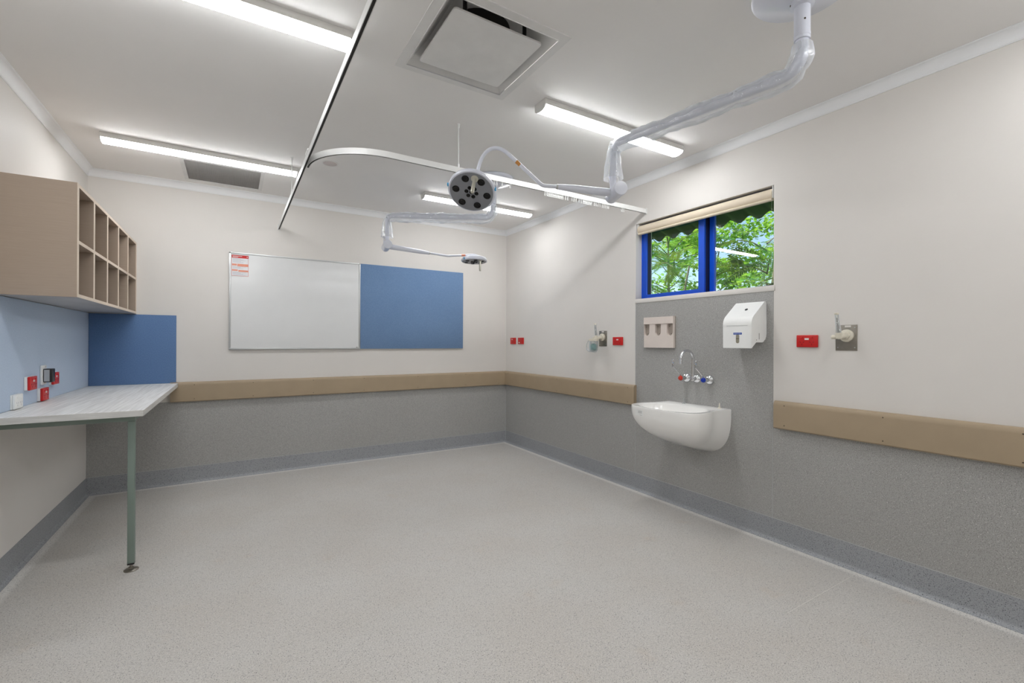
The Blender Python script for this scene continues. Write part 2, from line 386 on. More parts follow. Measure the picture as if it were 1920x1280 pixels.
# ------------------------------------------------------------------ the room
T = 0.22
VENT = (0.745, 1.290, 1.700, 2.250)          # air diffuser opening x0 x1 y0 y1
GRL = (-0.330, 0.200, 4.358, 4.852)          # return grille opening
WIN = (1.630, 2.815, 1.648, 2.298)           # window opening y0 y1 z0 z1
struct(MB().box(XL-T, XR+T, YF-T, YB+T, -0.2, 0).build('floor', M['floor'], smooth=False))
struct(slab(XL-T, XR+0.2, YF-T, YB+T, HC, HC+0.16, [VENT, GRL]).build('ceiling', M['ceil'], smooth=False))
wall_l = struct(MB().box(XL-T, XL, YF-T, YB+T, 0, HC+0.3).build('wall_left', M['wall'], smooth=False))
wall_b = struct(MB().box(XL, XR, YB, YB+T, 0, HC+0.3).build('wall_back', M['wall'], smooth=False))
struct(MB().box(XL, XR, YF-T, YF, 0, HC+0.3).build('wall_front', M['wall'], smooth=False))
wall_r = struct(slab(YF-T, YB+T, 0, HC+0.3, XR, XR+0.20, [WIN], ax=0).build('wall_right', M['wall'], smooth=False))
# granite-look vinyl sheet on the lower walls (2 mm proud), rises to the sill behind the basin
th = 0.002
MB().box(XL, XR, YB-th, YB, 0.02, 0.731).build('vinyl_sheet', M['sheet'], wall_b, smooth=False)
o = MB().prism([(YF, 0.02), (YB-th, 0.02), (YB-th, 0.735), (2.815, 0.735), (2.815, 1.612), (1.630, 1.612), (1.630, 0.735), (YF, 0.735)], 0, XR-th, XR).build('vinyl_sheet', M['sheet'], wall_r, smooth=False)
w = MB()
for y in (2.812, 1.632): w.box(XR-th-0.0008, XR-th, y-0.0015, y+0.0015, 0.14, 0.735 if False else (1.60 if y > 2 else 0.73))
w.box(XR-th-0.0012, XR-th, YF, YB-0.01, 0.142, 0.1455)
w.build('weld_seam', M['weld'], wall_r, smooth=False)
w = MB().box(XL+0.01, XR-0.01, YB-th-0.0012, YB-th, 0.142, 0.1455); w.box(XR-0.0065, XR-0.003, YB-0.0065, YB-0.003, 0.03, 0.73)
w.build('weld_seam', M['weld'], wall_b, smooth=False)
w = MB().box(XR-0.75, XR-0.03, 1.150, 1.153, 0.0, 0.0006)
w.build('weld_seam', M['floorweld'], bpy.data.objects['floor'], smooth=False)
# coved skirting
def cove_profile(h, r, t):
    p = [(0, h), (t, h), (t, r+t)]
    for k in range(1, 9):
        a = PI/2*k/8; p.append((t+r*(1-math.cos(a)), t*0.3+r*(1-math.sin(a)) if True else 0))
    p.append((t+r, 0)); p.append((0, 0)); return p
CP = cove_profile(0.143, 0.022, 0.003)
struct(MB().prism([(XL+d, z) for d, z in CP], 1, YF, YB).build('baseboard_left', M['skirt']))
struct(MB().prism([(XR-d, z) for d, z in CP], 1, YF, YB).build('baseboard_right', M['skirt']))
struct(MB().prism([(YB-d, z) for d, z in CP], 0, XL, XR).build('baseboard_back', M['skirt']))
# cornices
def cornice(axis, at, sgn, a0, a1, name):
    D, C_ = 0.060, 0.0445
    p = [(0, HC), (0, HC-D), (0.004, HC-D), (0.004, HC-D+0.004)]
    for k in range(0, 9):
        a = PI/2*k/8; p.append((0.006+(C_-0.010)*(1-math.cos(a)), HC-D+0.006+(D-0.011)*math.sin(a)))
    p += [(C_-0.003, HC-0.004), (C_, HC-0.004), (C_, HC)]
    return struct(MB().prism([(at+sgn*d, z) for d, z in p], axis, a0, a1).build(name, M['cornice']))
cornice(1, XL, 1, YF, YB, 'trim_1'); cornice(0, YB, -1, XL, XR, 'trim_2'); cornice(1, XR, -1, YF, YB, 'trim_3')

# ------------------------------------------------------------------ window
y0, y1, z0, z1 = WIN
win = bpy.data.objects.new('window_1', None); COL.objects.link(win); win.location = (XR+0.10, (y0+y1)/2, z0); struct(win)
fx = XR+0.072
f = MB()
f.box(fx, fx+0.10, y0, y1, z0, z0+0.010); f.box(fx, fx+0.10, y0, y1, z1-0.03, z1)
f.box(fx, fx+0.10, y1-0.012, y1, z0, z1); f.box(fx, fx+0.10, y0, y0+0.02, z0, z1)
f.box(fx+0.062, fx+0.085, 2.150, 2.235, z0, z1)        # meeting stile, outer pane
f.box(fx+0.062, fx+0.085, y0, 2.16, z0+0.004, z0+0.013)
f.build('window_frame', M['blue'], win, smooth=False)
s_ = MB()
s_.box(fx+0.002, fx+0.022, 2.765, y1-0.010, z0+0.006, z1-0.03, 0.002); s_.box(fx+0.002, fx+0.022, 2.194, 2.246, z0+0.006, z1-0.03, 0.002)
s_.box(fx+0.004, fx+0.022, 2.24, 2.77, z0+0.006, z0+0.040, 0.002); s_.box(fx+0.004, fx+0.022, 2.24, 2.77, z1-0.07, z1-0.03, 0.002)
sash = s_.build('sliding_sash', M['blue'], win, smooth=False)
s_ = MB(); s_.box(fx+0.022, fx+0.060, 2.763, y1-0.010, z0+0.004, z1-0.03); s_.box(fx+0.022, fx+0.062, 2.190, 2.244, z0+0.004, z1-0.03)
s_.build('dark_channel', M['navy'], sash, smooth=False)
MB().box(fx+0.045, fx+0.049, 2.24, 2.77, z0+0.006, z1-0.05).build('pane', M['glass'], sash, smooth=False)
MB().box(fx+0.068, fx+0.072, y0+0.01, 2.18, z0+0.006, z1-0.03).build('pane', M['glass'], win, smooth=False)
MB().box(XR-0.006, fx+0.02, y0-0.008, y1+0.002, 1.611, z0, 0.003).build('window_sill', M['wall'], win)

# roller blind rolled right up
t = thing('roller_blind', (XR+0.035, (y0+y1)/2, 2.243), 'cream roller blind rolled up at the head of the window', 'blind')
bx, bz = XR+0.034, 2.247
MB().lathe([(0.037, 0), (0.039, 0.002), (0.039, y1-y0-0.030), (0.037, y1-y0-0.028)], (bx+0.004, y0+0.014, bz), (0, 1, 0), 40).build('rolled_fabric', M['blind'], t)
MB().lathe([(0.009, 0), (0.010, 0.002), (0.010, y1-y0-0.040), (0.009, y1-y0-0.038)], (bx-0.022, y0+0.019, bz-0.037), (0, 1, 0), 16).build('bottom_bar', M['blind'], t)
for y in (y0+0.008, y1-0.016): MB().box(bx-0.03, bx+0.03, y, y+0.006, bz-0.03, z1, 0.002).build('bracket', M['white'], t)
ch = MB()
for k in range(52):
    for dy in (0.004,):
        bmesh.ops.create_icosphere(ch.bm, subdivisions=1, radius=0.0020, matrix=Matrix.Translation((bx-0.038, y0+0.008+dy, bz+0.02-k*0.0105)))
ch.build('bead_chain', M['alu'], t)

# ------------------------------------------------------------------ wall guard rails
def rail(name, p0, p1, label, screws):
    """rounded vinyl bumper rail from p0 to p1 (xy on the wall); n = inward normal"""
    (xa, ya), (xb, yb) = p0, p1; zb, zt, d = 0.729, 0.905, 0.036
    prof = [(0.0, zb+0.004), (0.012, zb), (d-0.006, zb+0.001), (d, zb+0.008)]
    prof += [(d, zt-0.028), (d-0.003, zt-0.012), (d-0.012, zt-0.002), (d-0.020, zt), (0.006, zt), (0.0, zt-0.004)]
    lab = thing(name, ((xa+xb)/2, (ya+yb)/2, zb), label, 'wall guard rail')
    if abs(xa-xb) < 1e-6:
        MB().prism([(xa-a, z) for a, z in prof], 1, ya, yb).build('rail_cover', M['rail'], lab)
        for y in screws:
            for z in (0.754, 0.879): MB().lathe([(0.0034, 0), (0.0026, 0.0012)], (xa-d, y, z), (-1, 0, 0), 10).build('screw', M['screw'], lab)
    else:
        MB().prism([(ya-a, z) for a, z in prof], 0, xa, xb).build('rail_cover', M['rail'], lab)
        for x in screws:
            for z in (0.754, 0.879): MB().lathe([(0.0034, 0), (0.0026, 0.0012)], (x, ya-d, z), (0, -1, 0), 10).build('screw', M['screw'], lab)
rail('bumper_rail', (-0.466, YB), (XR-0.0365, YB), 'long taupe bumper rail on the back wall under the whiteboard', [-0.29, 0.17, 0.70, 1.20, 1.80, 2.40, 2.86])
rail('bumper_rail', (XR, 2.800), (XR, YB), 'taupe bumper rail on the window wall, between the corner and the basin', [2.871, 3.378, 3.894, 4.42, 4.90])
rail('bumper_rail', (XR, YF+0.02), (XR, 1.610), 'taupe bumper rail on the window wall, nearest the camera, right of the basin', [1.544, 1.035, 0.53, 0.03])

# ------------------------------------------------------------------ whiteboard, pinboards, notice
t = thing('whiteboard', (0.567, YB, 1.193), 'large blank whiteboard with thin aluminium frame on the back wall', 'whiteboard')
MB().box(-0.018, 1.150, YB-0.016, YB-0.002, 1.205, 2.094).build('writing_surface', M['wboard'], t, smooth=False)
f = MB()
f.box(-0.030, 1.162, YB-0.020, YB-0.001, 2.090, 2.104, 0.002); f.box(-0.030, 1.162, YB-0.022, YB-0.001, 1.192, 1.208, 0.002)
f.box(-0.030, -0.014, YB-0.020, YB-0.001, 1.192, 2.104, 0.002); f.box(1.146, 1.162, YB-0.020, YB-0.001, 1.192, 2.104, 0.002)
f.build('frame', M['alu'], t)
MB().box(1.122, 1.134, YB-0.0235, YB-0.016, 1.209, 1.214).build('clip', M['screw'], t)
t = thing('pinboard', (1.767, YB, 1.193), 'blue fabric pinboard beside the whiteboard on the back wall', 'pinboard')
MB().box(1.1635, 2.370, YB-0.018, YB-0.001, 1.195, 2.104, 0.003).build('felt_panel', M['felt'], t)
MB().box(1.1635, 2.370, YB-0.014, YB-0.0005, 1.191, 1.1955).build('lower_edge', M['alu'], t)
t = thing('notice', (0.058, YB-0.017, 1.884), 'red and white printed notice stuck in the top left corner of the whiteboard', 'notice')
nx0, nx1, nz0, nz1, ny = -0.010, 0.127, 1.884, 2.080, YB-0.0165
MB().box(nx0, nx1, ny-0.0012, ny, nz0, nz1).build('paper', M['notice'], t, smooth=False)
f = MB(); e = ny-0.0018
for a in ((nx0, nx1, nz1-0.003, nz1), (nx0, nx1, nz0, nz0+0.002), (nx0, nx0+0.002, nz0, nz1), (nx1-0.002, nx1, nz0, nz1), (nx0, nx1, nz1-0.028, nz1)):
    f.box(a[0], a[1], e, ny-0.001, a[2], a[3])
f.build('red_header', M['nred'], t, smooth=False)
f = MB(); f.box(nx0+0.046, nx1-0.003, e, ny-0.001, 1.974, 1.998); f.box(nx0+0.004, nx0+0.042, e, ny-0.001, 1.980, 1.997)
f.box(nx0+0.055, nx1-0.003, e, ny-0.001, 1.924, 1.940); f.box(nx0+0.004, nx0+0.050, e, ny-0.001, 1.930, 1.944)
f.build('orange_band', M['norange'], t, smooth=False)
f = MB()
f.box(nx0+0.008, nx0+0.085, e-0.0004, ny-0.001, 2.067, 2.071); f.box(nx0+0.008, nx0+0.052, e-0.0004, ny-0.001, 2.059, 2.063)
f.lathe([(0.0045, 0), (0.0045, 0.0004)], (nx1-0.011, e, 2.066), (0, -1, 0), 12)
f.build('white_print', M['label'], t, smooth=False)
f = MB()
for i, z in enumerate((2.044, 2.036, 2.028, 2.018, 2.010, 1.968, 1.961, 1.953, 1.916, 1.909, 1.901, 1.893)): f.box(nx0+0.010, nx0+0.095+0.02*((i*7) % 3-1), e, ny-0.001, z, z+0.0025)
f.build('pale_print', M['ngrey'], t, smooth=False)
t = MB().box(XL+0.013, -0.425, YB-0.012, YB-0.0005, 0.8985, 1.497, 0.002).build('pinboard', M['felt3'], origin=(-0.72, YB, 0.8985))
tag(t, 'blue fabric pinboard on the back wall above the bench, under the pigeonholes', 'pinboard')
t = MB().box(XL+0.0005, XL+0.012, 2.20, YB-0.0005, 0.8985, 1.500, 0.002).build('pinboard', M['felt2'], origin=(XL, 4.0, 0.8985))
tag(t, 'blue fabric pinboard along the left wall behind the outlets', 'pinboard')

# ------------------------------------------------------------------ pigeonhole cabinet
cx0, cx1, cy0, cy1, cz0, cz1 = XL+0.001, -0.703, 3.265, YB-0.001, 1.503, 2.110
t = thing('pigeonhole_cabinet', (XL, (cy0+cy1)/2, cz0), 'taupe wall-hung pigeonhole cabinet with ten open compartments', 'cabinet')
TH = 0.032
for y, nm in ((cy0, 'side_panel'), (cy1-TH, 'side_panel')):
    MB().box(cx0, cx1-0.001, y, y+TH, cz0, cz1).build(nm, M['cab'], t, smooth=False)
MB().box(cx0, cx1-0.001, cy0+TH, cy1-TH, cz1-0.018, cz1).build('top_panel', M['cab'], t, smooth=False)
MB().box(cx0, cx1-0.001, cy0+TH, cy1-TH, cz0, cz0+0.018).build('bottom_panel', M['cabgrey'], t, smooth=False)
MB().box(cx0, cx0+0.012, cy0+TH, cy1-TH, cz0+0.018, cz1-0.018).build('back_panel', M['cab'], t, smooth=False)
divs = [3.615, 3.952, 4.290, 4.640]
ys = [cy0+TH] + [v for d in divs for v in (d-TH/2, d+TH/2)] + [cy1-TH]
for d in divs: MB().box(cx0+0.012, cx1-0.001, d-TH/2, d+TH/2, cz0+0.018, cz1-0.018).build('divider', M['cab'], t, smooth=False)
for i in range(5): MB().box(cx0+0.012, cx1-0.001, ys[2*i], ys[2*i+1], 1.790, 1.808).build('shelf', M['cab'], t, smooth=False)
f = MB()
for y in (cy0, *[d-TH/2 for d in divs], cy1-TH): f.box(cx1-0.001, cx1, y, y+TH, cz0, cz1)
for i in range(5):
    for z in (cz0, 1.790, cz1-0.018): f.box(cx1-0.001, cx1, ys[2*i], ys[2*i+1], z, z+0.018)
f.build('edge_banding', M['cabedge'], t, smooth=False)
for yy, zz in ((3.952-TH/2, 2.03), (3.952-TH/2, 1.56), (4.64-TH/2, 2.03), (4.64-TH/2, 1.56), (cy1-TH, 2.03), (cy1-TH, 1.56)):
    pass
for yy, zz in ((3.952, 2.03), (4.640, 2.02), (cy1-TH/2, 2.02), (3.952, 1.56), (4.640, 1.56), (cy1-TH/2, 1.56)):
    MB().lathe([(0.011, 0), (0.010, 0.002)], (-0.80, yy-TH/2, zz), (0, -1, 0), 14).build('screw_cap', M['rail'], t)

# ------------------------------------------------------------------ bench
bt, bz0 = 0.898, 0.864
t = thing('bench', (-0.72, 4.08, 0), 'wall-fixed workbench with pale woodgrain top on one steel leg', 'bench')
MB().prism([(XL+0.001, 3.150), (-0.410, 3.150), (-0.410, YB-0.0375), (-0.4675, YB-0.0375), (-0.4675, YB-0.001), (XL+0.001, YB-0.001)], 2, bz0, bt, bev=0.0015).build('worktop', M['wood'], t)
MB().box(XL+0.001, -0.4092, 3.1490, 3.1500, bz0+0.0015, bt-0.0015).build('edge_strip', M['benchedge'], t, smooth=False)
MB().box(-0.4100, -0.4090, 3.1490, YB-0.038, bz0+0.0015, bt-0.0015).build('edge_strip', M['benchedge'], t, smooth=False)
lx, ly = -0.475, 3.263
f = MB(); f.box(XL+0.002, lx+0.016, ly-0.016, ly+0.016, 0.828, bz0-0.0005, 0.002); f.box(lx-0.016, lx+0.016, ly+0.016, YB-0.005, 0.828, bz0-0.0005, 0.002)
f.build('support_frame', M['frame'], t)
MB().box(lx-0.016, lx+0.016, ly-0.016, ly+0.016, 0.042, 0.828, 0.0025).build('leg', M['frame'], t)
MB().box(lx-0.0155, lx+0.0155, ly-0.0155, ly+0.0155, 0.034, 0.042).build('leg_cap', M['black'], t)
MB().lathe([(0.034, 0.0), (0.034, 0.004), (0.027, 0.008), (0.012, 0.011), (0.012, 0.018), (0.007, 0.019), (0.007, 0.036)], (lx, ly, 0.0), (0, 0, 1), 28).build('levelling_foot', M['steel'], t)

# ------------------------------------------------------------------ outlets
def outlet(y0, y1, z0, z1, wallx, sgn, label, plate='red', block=0.0, d=0.013, double=True, lab='mid', cat='power outlet', name='power_outlet'):
    """sgn = +1 sticks out towards +x"""
    t = thing(name, (wallx, (y0+y1)/2, z0), label, cat)
    X = lambda a: wallx+sgn*a
    if block: MB().box(min(X(0), X(block)), max(X(0), X(block)), y0, y1, z0, z1, 0.002).build('mounting_block', M['white'], t)
    a, b = X(block), X(block+d)
    MB().box(min(a, b), max(a, b), y0, y1, z0, z1, 0.004, 3).build('faceplate', M[plate], t)
    fr = block+d; W_, H = y1-y0, z1-z0
    det = 'redd' if plate == 'red' else 'ngrey'
    cs = (0.27, 0.73) if double else (0.5,)
    for c in cs:
        cy = y0+W_*c; sl = MB(); sw = MB()
        for dy, dz, rot in ((-0.010, 0.0, 0.5), (0.010, 0.0, -0.5), (0, -0.014, 0)):
            p = [(-0.0013, -0.005), (0.0013, -0.005), (0.0013, 0.005), (-0.0013, 0.005)]
            q = [(cy+dy+u*math.cos(rot)-v*math.sin(rot), z0+H*0.42+dz+u*math.sin(rot)+v*math.cos(rot)) for u, v in p]
            sl.prism(q, 0, min(X(fr), X(fr+0.0006)), max(X(fr), X(fr+0.0006)))
        sw.box(min(X(fr), X(fr+0.003)), max(X(fr), X(fr+0.003)), cy-0.006, cy+0.006, z0+H*0.72, z0+H*0.86, 0.001)
        sl.build('socket_slots', M[det], t, smooth=False); sw.build('rocker_switch', M[plate], t)
    if lab:
        ly_ = (y0+y1)/2; lz = z0+H*0.60
        MB().box(min(X(fr), X(fr+0.0008)), max(X(fr), X(fr+0.0008)), ly_-0.012, ly_+0.012, lz, lz+0.011).build('label_sticker', M['label'], t, smooth=False)
    return t
WL = XL+0.012
outlet(3.650, 3.760, 0.986, 1.064, WL, 1, 'red double power outlet on white block, furthest left of the red ones above the bench', block=0.014)
outlet(4.060, 4.170, 0.986, 1.064, WL, 1, 'red double power outlet on white block behind the black wall box', block=0.012)
outlet(3.855, 3.965, 0.903, 0.980, WL, 1, 'red double power outlet on white block, low, just above the bench top', block=0.014)
outlet(3.462, 3.570, 0.902, 0.980, WL, 1, 'white double power outlet resting just above the bench top', plate='white', block=0.008, lab=None)
outlet(4.772, 4.890, 1.247, 1.326, XR, -1, 'small red outlet nearest the room corner on the window wall', double=False, lab=None)
outlet(4.592, 4.712, 1.247, 1.326, XR, -1, 'small red outlet, right one of the pair near the room corner', double=False, lab=None)
for nm, yy, zz in (('power_outlet.004', 4.84, 1.30), ('power_outlet.005', 4.68, 1.26)):
    p = bpy.data.objects[nm]
    MB().box(XR-0.0145, XR-0.013, yy-0.013, yy+0.013, zz, zz+0.012).build('label_sticker', M['label'], p, smooth=False)
outlet(2.960, 3.083, 1.248, 1.322, XR, -1, 'red double power outlet between the suction jar and the basin panel')
outlet(1.364, 1.484, 1.248, 1.322, XR, -1, 'red double power outlet right of the paper towel dispenser')
# card reader
t = thing('wall_box', (WL, 3.945, 0.998), 'small black wall box on a white plate above the bench', 'wall box')
MB().box(WL, WL+0.010, 3.902, 3.985, 0.998, 1.118, 0.003).build('backplate', M['white'], t)
MB().box(WL+0.010, WL+0.052, 3.918, 3.975, 1.012, 1.096, 0.004).build('body', M['black'], t)
MB().box(WL+0.015, WL+0.040, 3.9165, 3.918, 1.018, 1.090).build('side_window', M['alu'], t, smooth=False)

# ------------------------------------------------------------------ medical gas outlets
def gas(yc, zc, plate, label, bottle):
    t = thing('gas_outlet', (XR, yc, plate[2]), label, 'gas outlet')
    MB().box(XR-0.003, XR, plate[0], plate[1], plate[2], plate[3], 0.001).build('steel_backplate', M['steel'], t)
    MB().box(XR-0.004, XR-0.003, yc-0.018, yc+0.012, plate[3]-0.014, plate[3]-0.003).build('label_sticker', M['label'], t, smooth=False)
    for a in (plate[0]+0.012, plate[1]-0.012):
        for b in (plate[2]+0.018, plate[3]-0.016): MB().lathe([(0.0035, 0), (0.003, 0.0015)], (XR-0.003, a, b), (-1, 0, 0), 10).build('screw', M['alu'], t)
    MB().lathe([(0.035, 0), (0.036, 0.004), (0.035, 0.014), (0.030, 0.018), (0.022, 0.020), (0.020, 0.030), (0.012, 0.034)], (XR-0.003, yc, zc), (-1, 0, 0), 32).build('connector_collar', M['cream'], t)
    xo = XR-0.075; yo = yc+0.012
    f = MB().cyl((XR-0.03, yc, zc-0.004), (xo, yo, zc-0.008), 0.013, 16); f.cyl((xo, yo, zc-0.018), (xo, yo, zc+0.016), 0.015, 18)
    f.build('valve_body', M['cream'], t)
    MB().lathe([(0.010, 0), (0.012, 0.004), (0.012, 0.020), (0.008, 0.024)], (xo, yo+0.013, zc-0.008), (-0.3, 1, 0), 16).build('control_knob', M['cream'], t)
    MB().tube([(xo, yo, zc+0.016), (xo-0.002, yo+0.010, zc+0.118)], [0.013, 0.010], 16).build('flow_tube', M['clear'], t)
    MB().tube([(xo, yo, zc+0.012), (xo-0.002, yo+0.009, zc+0.10)], 0.004, 8).build('flow_scale', M['grey'], t)
    MB().lathe([(0.011, 0), (0.0115, 0.008), (0.007, 0.011)], (xo-0.002, yo+0.010, zc+0.118), (0, 0.1, 1), 14).build('tube_cap', M['cream'], t)
    if bottle:
        bx_, by_ = xo-0.015, yo+0.018
        MB().lathe([(0.022, 0), (0.044, -0.004), (0.046, -0.022), (0.042, -0.024)], (bx_, by_, zc-0.012), (0, 0, 1), 28).build('jar_lid', M['cream'], t)
        MB().lathe([(0.041, 0), (0.043, -0.050), (0.040, -0.088), (0.026, -0.104), (0.008, -0.108)], (bx_, by_, zc-0.034), (0, 0, 1), 28).build('suction_jar', M['clear'], t)
        MB().lathe([(0.012, 0), (0.035, -0.010), (0.037, -0.040), (0.030, -0.060), (0.010, -0.066)], (bx_, by_, zc-0.060), (0, 0, 1), 24).build('teal_filter', M['teal'], t)
        MB().lathe([(0.010, 0), (0.012, -0.010), (0.009, -0.016)], (bx_, by_, zc-0.128), (0, 0, 1), 14).build('drain_cap', M['label'], t)
        ring = [(bx_-0.005+0.012*math.sin(a), by_+0.035+0.055*math.cos(a), zc-0.075+0.060*math.sin(a)) for a in [2*PI*k/28 for k in range(29)]]
        MB().tube(ring, 0.0045, 8).build('clear_hose', M['clear'], t)
    return t
gas(3.225, 1.321, (3.169, 3.274, 1.236, 1.381), 'medical gas outlet with flow meter and teal suction jar, left of the basin', True)
gas(1.214, 1.316, (1.165, 1.273, 1.231, 1.378), 'medical gas outlet with upright flow meter on a steel plate, right of the basin', False)

# ------------------------------------------------------------------ glove rack with three slots
t = thing('dispenser_rack', (XR, 2.543, 1.231), 'beige three-slot dispenser rack under the left end of the window', 'dispenser')
ya, yb, za, zb, zs = 2.392, 2.693, 1.231, 1.482, 1.425
MB().box(XR-0.012, XR-th, ya, yb, za, zb).build('backboard', M['rackin'], t, smooth=False)
pts = [(ya, za), (yb, za), (yb, zs)]
for c in (2.664, 2.545, 2.427):
    h = 0.029; arc = [(c+h, zs), (c+h, 1.352), (c+h*0.72, 1.338), (c+h*0.4, 1.331), (c-h*0.4, 1.331), (c-h*0.72, 1.338), (c-h, 1.352), (c-h, zs)]
    if c+h > yb-0.001: arc = [(yb-0.002, zs)]+[(min(p[0], yb-0.002), p[1]) for p in arc[1:]]
    pts += arc
pts += [(ya, zs)]
pts2 = []
for p in pts:
    if not pts2 or (abs(p[0]-pts2[-1][0])+abs(p[1]-pts2[-1][1])) > 1e-5: pts2.append(p)
MB().prism(pts2, 0, XR-0.030, XR-0.012).build('slotted_front', M['rack'], t, smooth=False)
MB().box(XR-0.034, XR-0.012, ya, yb, zs, zb).build('top_band', M['rack'], t, smooth=False)
f = MB()
for c in (2.664, 2.545, 2.427):
    f.lathe([(0.0035, 0), (0.003, 0.001)], (XR-0.012, c, 1.345), (-1, 0, 0), 8); f.lathe([(0.0035, 0), (0.003, 0.001)], (XR-0.012, c+0.015, 1.404), (-1, 0, 0), 8)
f.build('screw', M['screw'], t)

# ------------------------------------------------------------------ paper towel dispenser
t = thing('paper_towel_dispenser', (XR, 1.78, 1.24), 'white wall-mounted paper towel dispenser with slanted top below the window', 'paper towel dispenser')
A, B = 1.674, 1.872
def side_pts():
    q = [(0, 0, 1.40), (0, 0, 1.530), (0.012, 0, 1.545), (0.024, 0, 1.545), (0.172, 0, 1.428), (0.172, 0, 1.239), (0.164, 0, 1.239), (0.118, 0, 1.277), (0.0, 0, 1.277), (0, 0, 1.40)]
    q = fillet(q, [0.0, 0.004, 0.010, 0.075, 0.0, 0.0, 0.004, 0.056], 9)
    out = []
    for p in q[:-1]:
        if not out or (abs(p.x-out[-1][0])+abs(p.z-out[-1][1])) > 1e-4: out.append((p.x, p.z))
    return out
pp = [(XR-th-0.0-a, z) for a, z in side_pts()]
MB().prism(pp, 1, A, B, bev=0.003).build('cover', M['white'], t)
MB().lathe([(0.010, 0), (0.010, 0.001)], (XR-th-0.090, 1.758, 1.4932), (-0.62, 0, 0.785), 16).build('key_hole', M['black'], t)
xf = XR-0.1745
MB().box(xf-0.0008, xf+0.004, 1.738, 1.796, 1.327, 1.340).build('blue_logo', M['logo'], t, smooth=False)
f = MB(); f.prism([(1.767+0.0115*math.cos(a), 1.300+(0.018 if math.sin(a) > 0 else -0.018)+0.0115*math.sin(a)) for a in [2*PI*k/24 for k in range(24)]], 0, xf-0.0006, xf+0.004)
f.build('viewing_slot', M['window_slot'], t, smooth=False)
MB().box(xf-0.0010, xf+0.003, 1.756, 1.778, 1.299, 1.302).build('slot_bar', M['screw'], t, smooth=False)
MB().box(xf-0.0004, xf+0.004, 1.700, 1.846, 1.384, 1.3865).build('cover_crease', M['alu'], t, smooth=False)
MB().box(XR-0.090, XR-0.086, A-0.0008, A+0.003, 1.296, 1.336).build('side_slot', M['grey'], t, smooth=False)
MB().lathe([(0.003, 0), (0.003, 0.001)], (XR-0.118, A, 1.292), (0, -1, 0), 10).build('side_pin', M['grey'], t)
def text_mesh(body, size, origin, mtx, m, parent, name):
    cu = bpy.data.curves.new('t', 'FONT'); cu.body = body; cu.size = size; cu.align_x = 'CENTER'; cu.align_y = 'CENTER'
    ob = bpy.data.objects.new('t', cu); COL.objects.link(ob)
    me = bpy.data.meshes.new_from_object(ob.evaluated_get(bpy.context.evaluated_depsgraph_get()))
    bpy.data.objects.remove(ob)
    me.transform(mtx); me.transform(Matrix.Translation(Vector(origin)-world_loc(parent)))
    me.materials.clear(); me.materials.append(m)
    o = bpy.data.objects.new(name, me); COL.objects.link(o); o.parent = parent; return o
RW = Matrix(((0, 0, -1, 0), (-1, 0, 0, 0), (0, 1, 0, 0), (0, 0, 0, 1)))     # text facing -x
text_mesh('Kimberly-Clark', 0.0078, (xf-0.0013, 1.767, 1.3335), RW, M['label'], t, 'logo_lettering')

# ------------------------------------------------------------------ taps
WX = XR-th
def tap(yc, zc, btn, label):
    t = thing('tap', (XR, yc, zc-0.036), label, 'tap')
    MB().lathe([(0.036, 0), (0.037, 0.003), (0.035, 0.012), (0.026, 0.022), (0.021, 0.026), (0.0165, 0.028), (0.0165, 0.062), (0.019, 0.064), (0.019, 0.074)], (WX, yc, zc), (-1, 0, 0), 36).build('flange_body', M['chrome'], t)
    MB().lathe([(0.0175, 0), (0.018, 0.004), (0.015, 0.011), (0.006, 0.014)], (WX-0.074, yc, zc), (-1, 0, 0), 28).build('colour_button', M[btn], t)
    a = (WX-0.066, yc, zc+0.014); b = (WX-0.158, yc, zc+0.088)
    f = MB().tube(fillet([a, b, (WX-0.160, yc, zc+0.10)], 0.008), 0.0034, 10)
    f.box(WX-0.164, WX-0.158, yc-0.0085, yc+0.0085, zc+0.084, zc+0.142, 0.002)
    f.build('lever', M['chrome'], t)
tap(2.286, 1.004, 'hot', 'chrome lever tap with red hot button over the basin')
tap(2.089, 1.002, 'cold', 'chrome lever tap with blue cold button over the basin')
t = thing('spout', (XR, 2.196, 0.97), 'chrome gooseneck spout on the wall between the two taps', 'spout')
MB().lathe([(0.033, 0), (0.034, 0.003), (0.031, 0.012), (0.022, 0.022), (0.014, 0.026), (0.013, 0.050)], (WX, 2.196, 1.003), (-1, 0, 0), 36).build('flange', M['chrome'], t)
f = MB().lathe([(0.0145, 0), (0.0155, 0.003), (0.0155, 0.026), (0.0145, 0.03), (0.011, 0.032)], (WX-0.050, 2.196, 0.989), (0, 0, 1), 24)
f.build('swivel_nut', M['chrome'], t)
arc = [(WX-0.050, 2.196, 1.015), (WX-0.050, 2.196, 1.150)]
for k in range(1, 17):
    a = PI*k/16; arc.append((WX-0.119+0.069*math.cos(a), 2.196, 1.150+0.066*math.sin(a)))
arc.append((WX-0.188, 2.196, 1.142))
MB().tube(arc, 0.0098, 18).build('gooseneck', M['chrome'], t)
MB().lathe([(0.0112, 0), (0.0118, 0.003), (0.0118, 0.024), (0.009, 0.026)], (WX-0.188, 2.196, 1.143), (0, 0, -1), 20).build('outlet_tip', M['chrome'], t)

